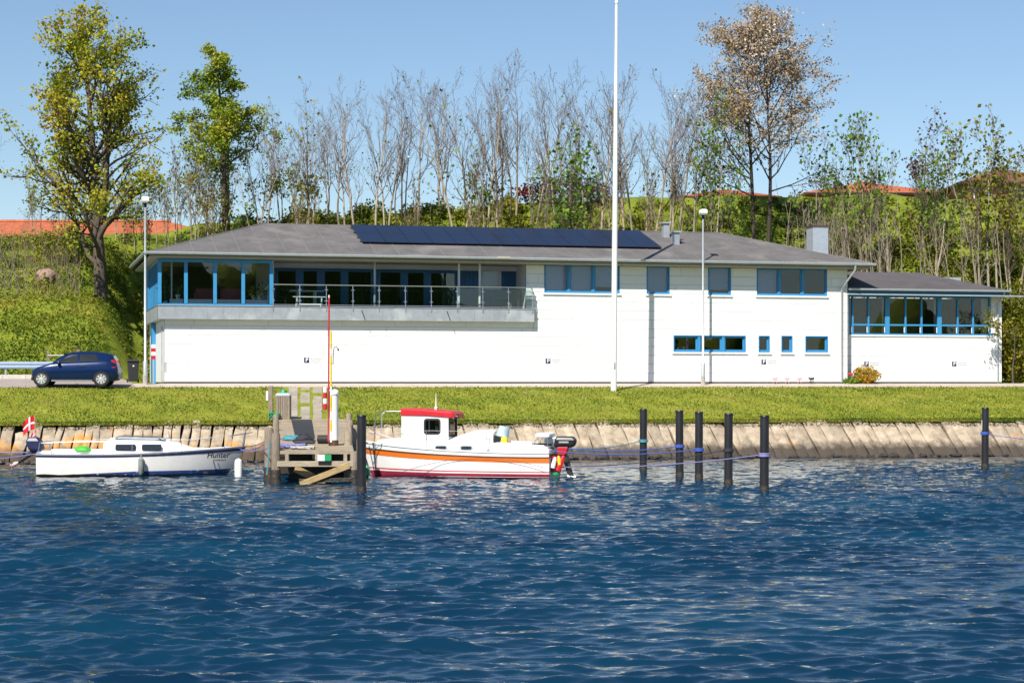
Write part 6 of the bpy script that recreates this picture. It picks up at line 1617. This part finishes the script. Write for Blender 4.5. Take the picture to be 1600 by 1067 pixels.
MB().loft([[(-.25 + dx, dy, .06) for dx, dy in ((-.1, -.07), (.08, -.07), (.08, .07), (-.1, .07))], [(-.42 + dx, dy, -.5) for dx, dy in ((-.1, -.05), (.07, -.05), (.07, .05), (-.1, .05))], [(-.5 + dx, dy, -.72) for dx, dy in ((-.12, -.05), (.08, -.05), (.08, .05), (-.12, .05))]]).build('leg', M['rubber'], om, bevel=.015)
MB().loft([[(-.62, .05 * math.cos(a), -.62 + .05 * math.sin(a)) for a in [i * .785 for i in range(8)]], [(-.36, .07 * math.cos(a), -.6 + .07 * math.sin(a)) for a in [i * .785 for i in range(8)]]]).build('gear_case', M['galv'], om, smooth=True)
MB().tube([(.1, 0, .35), (.75, .05, .4)], .03, 8).build('tiller', M['black'], om)
# bundle at the stern: furled flag and cloths
def cloth(label, off, m, wd, h, ph):
    rings = []
    for k in range(8):
        t = k / 7; r = wd * (.25 + .75 * math.sin(min(1, t * 1.4 + .15) * math.pi / 2)); rings.append([(r * math.cos(a) * (1 + .25 * math.sin(3 * a + ph)), r * .5 * math.sin(a) * (1 + .3 * math.cos(2 * a + ph)), -h * t) for a in [i * .628 for i in range(10)]])
    o = tag(MB().loft(rings).build('hanging_cloth', M[m], smooth=True), label, 'cloth', 'cloths hanging at the motor boat stern'); o.location = hook_on(mbt, *off); return o
cloth('red cloth bundle hanging lowest at the motor boat stern', (-.14, .62, .66), 'red', .17, .50, 0)
cloth('white cloth hanging beside the red bundle at the stern', (-.16, .80, .62), 'white', .06, .34, 1).rotation_euler = (0, R(15), 0)
cloth('yellow cloth hanging beside the red bundle at the stern', (-.24, .72, .66), 'yellow', .05, .28, 2).rotation_euler = (0, R(-8), 0)
cloth('red cloth streaming towards the outboard motor leg', (-.40, .66, .66), 'red', .08, .5, 3).rotation_euler = (0, R(22), 0)
gb = tag(MB().lathe([(.08, 0), (.11, .02), (.11, .1), (.09, .11)], 12).build('green_float', M['green'], smooth=True), 'small green float at the waterline under the red cloth', 'float'); gb.location = hook_on(mbt, -.15, .62, .05)
bk = thing('bucket', 'pale blue bucket upturned on the motor boat hood', 'bucket', hook_on(mbt, 1.62, .3, 1.12)); bk.rotation_euler = (0, R(14), 0)
MB().lathe([(.21, .1), (.20, .12), (.165, .40), (.15, .42)], 14).build('pail', mat('pale_blue_plastic', (.36, .48, .58), .5), bk, smooth=True); MB().lathe([(.22, .085), (.225, .12)], 14).build('rim', M['gutter'], bk)
yb_ = tag(MB().loft([[(.12 * k * math.cos(a), .1 * k * math.sin(a), z) for a in [i * .785 for i in range(8)]] for k, z in ((.8, 0), (1, .08), (.8, .2), (.3, .26))]).build('yellow_bag', M['yellow'], smooth=True), 'yellow bag beside the pale blue bucket in the motor boat', 'bag'); yb_.location = hook_on(mbt, 1.48, .5, .98)
cf = tag(MB().lathe([(.02, -.02), (.1, .06), (.1, .4), (.03, .5)], 12).build('boat_fender', M['red'], smooth=True), 'red fender between the motor boat bow and the jetty', 'fender', 'hanging fenders'); cf.location = (jx(556.5, 58.6), 58.6, .15)
cf = tag(MB().lathe([(.02, -.02), (.09, .06), (.09, .3), (.03, .38)], 12).build('boat_fender', M['green'], smooth=True), 'dark green fender low at the motor boat bow', 'fender', 'hanging fenders'); cf.location = (jx(573, 58.7), 58.75, .02)

# ---- mooring lines
A = hook_on(mbt, -.05, .8, .8); Bq = hook_on(mbt, -.1, -.7, .85); Cq = hook_on(mbt, -.1, .3, .3)
def wp_(i, z): return Vector((PP[i].x, PP[i].y, z))
for i, z, src, m, lab in ((0, .95, Bq, 'ropec', 'teal mooring line to the first pile right of the motor boat'), (1, .92, Bq, 'ropeb', 'blue mooring line to the second pile right of the motor boat'), (2, .85, A, 'ropeb', 'blue mooring line to the third pile right of the motor boat'),
                          (3, .95, Cq, 'roped', 'dark mooring line to the fourth pile right of the motor boat'), (4, .95, Cq, 'ropel', 'lilac mooring line to the fifth pile right of the motor boat')):
    q = wp_(i, z); rope(lab, src, q + Vector((-.13, 0, .03)), .12, m, .014, q)
q = wp_(6, 1.15); rope('thin blue line from the lone pile out of the picture to the right', q + Vector((.13, 0, 0)), q + Vector((7, -.5, -.6)), .1, 'ropeb', .011, q)
bow = hook_on(sb_, 6.35, 0, .85)
rope('dark bow line of the white boat to the jetty post', bow, (jl(0, 60.5), 60.5, jz(60.5) + .15), .1, 'roped', .013)
rope('lilac bow line of the white boat to the front jetty pile', bow + Vector((-.1, -.1, -.1)), (jl(0, Yf) - .1, Yf, jz(Yf) + .12), .08, 'ropel', .015)
rope('blue bow line of the white boat to the second jetty pile', bow + Vector((-.2, .1, -.05)), (jl(0, 57) - .2, 57, jz(57) + .2), .16, 'ropeb', .014)
rope('lilac stern line of the white boat leading left', hook_on(sb_, .1, -.7, .68), (-18.5, 57.5, .5), .1, 'ropel', .014)
rope('second lilac stern line of the white boat leading left', hook_on(sb_, .1, .7, .68), (-19, 63, .9), .12, 'ropel', .014)
rope('thin dark stern line of the white boat dipping to the water', hook_on(sb_, .05, 0, .5), (-18.2, 58.5, .05), .12, 'roped', .008)
rope('blue line from the jetty to the motor boat bow', (jl(1, 58.7) + .1, 58.7, jz(58.7) + .12), hook_on(mbt, 5.9, .3, 1.0), .05, 'ropeb', .02)
rope('light blue line hanging down the left jetty pile', (jl(0, Yf) - .18, Yf - .1, jz(Yf) + .25), (jl(0, Yf) - .26, Yf - .12, .28), .0, 'ropec', .02)
rope('teal painter across the motor boat bow', hook_on(mbt, 5.3, .55, 1.02), hook_on(mbt, 5.85, .5, .72), .03, 'ropec', .014)
rope('slack dark line hanging along the motor boat side', hook_on(mbt, 4.6, 1.12, .12), hook_on(mbt, .1, 1.08, .3), -.36, 'roped', .006)
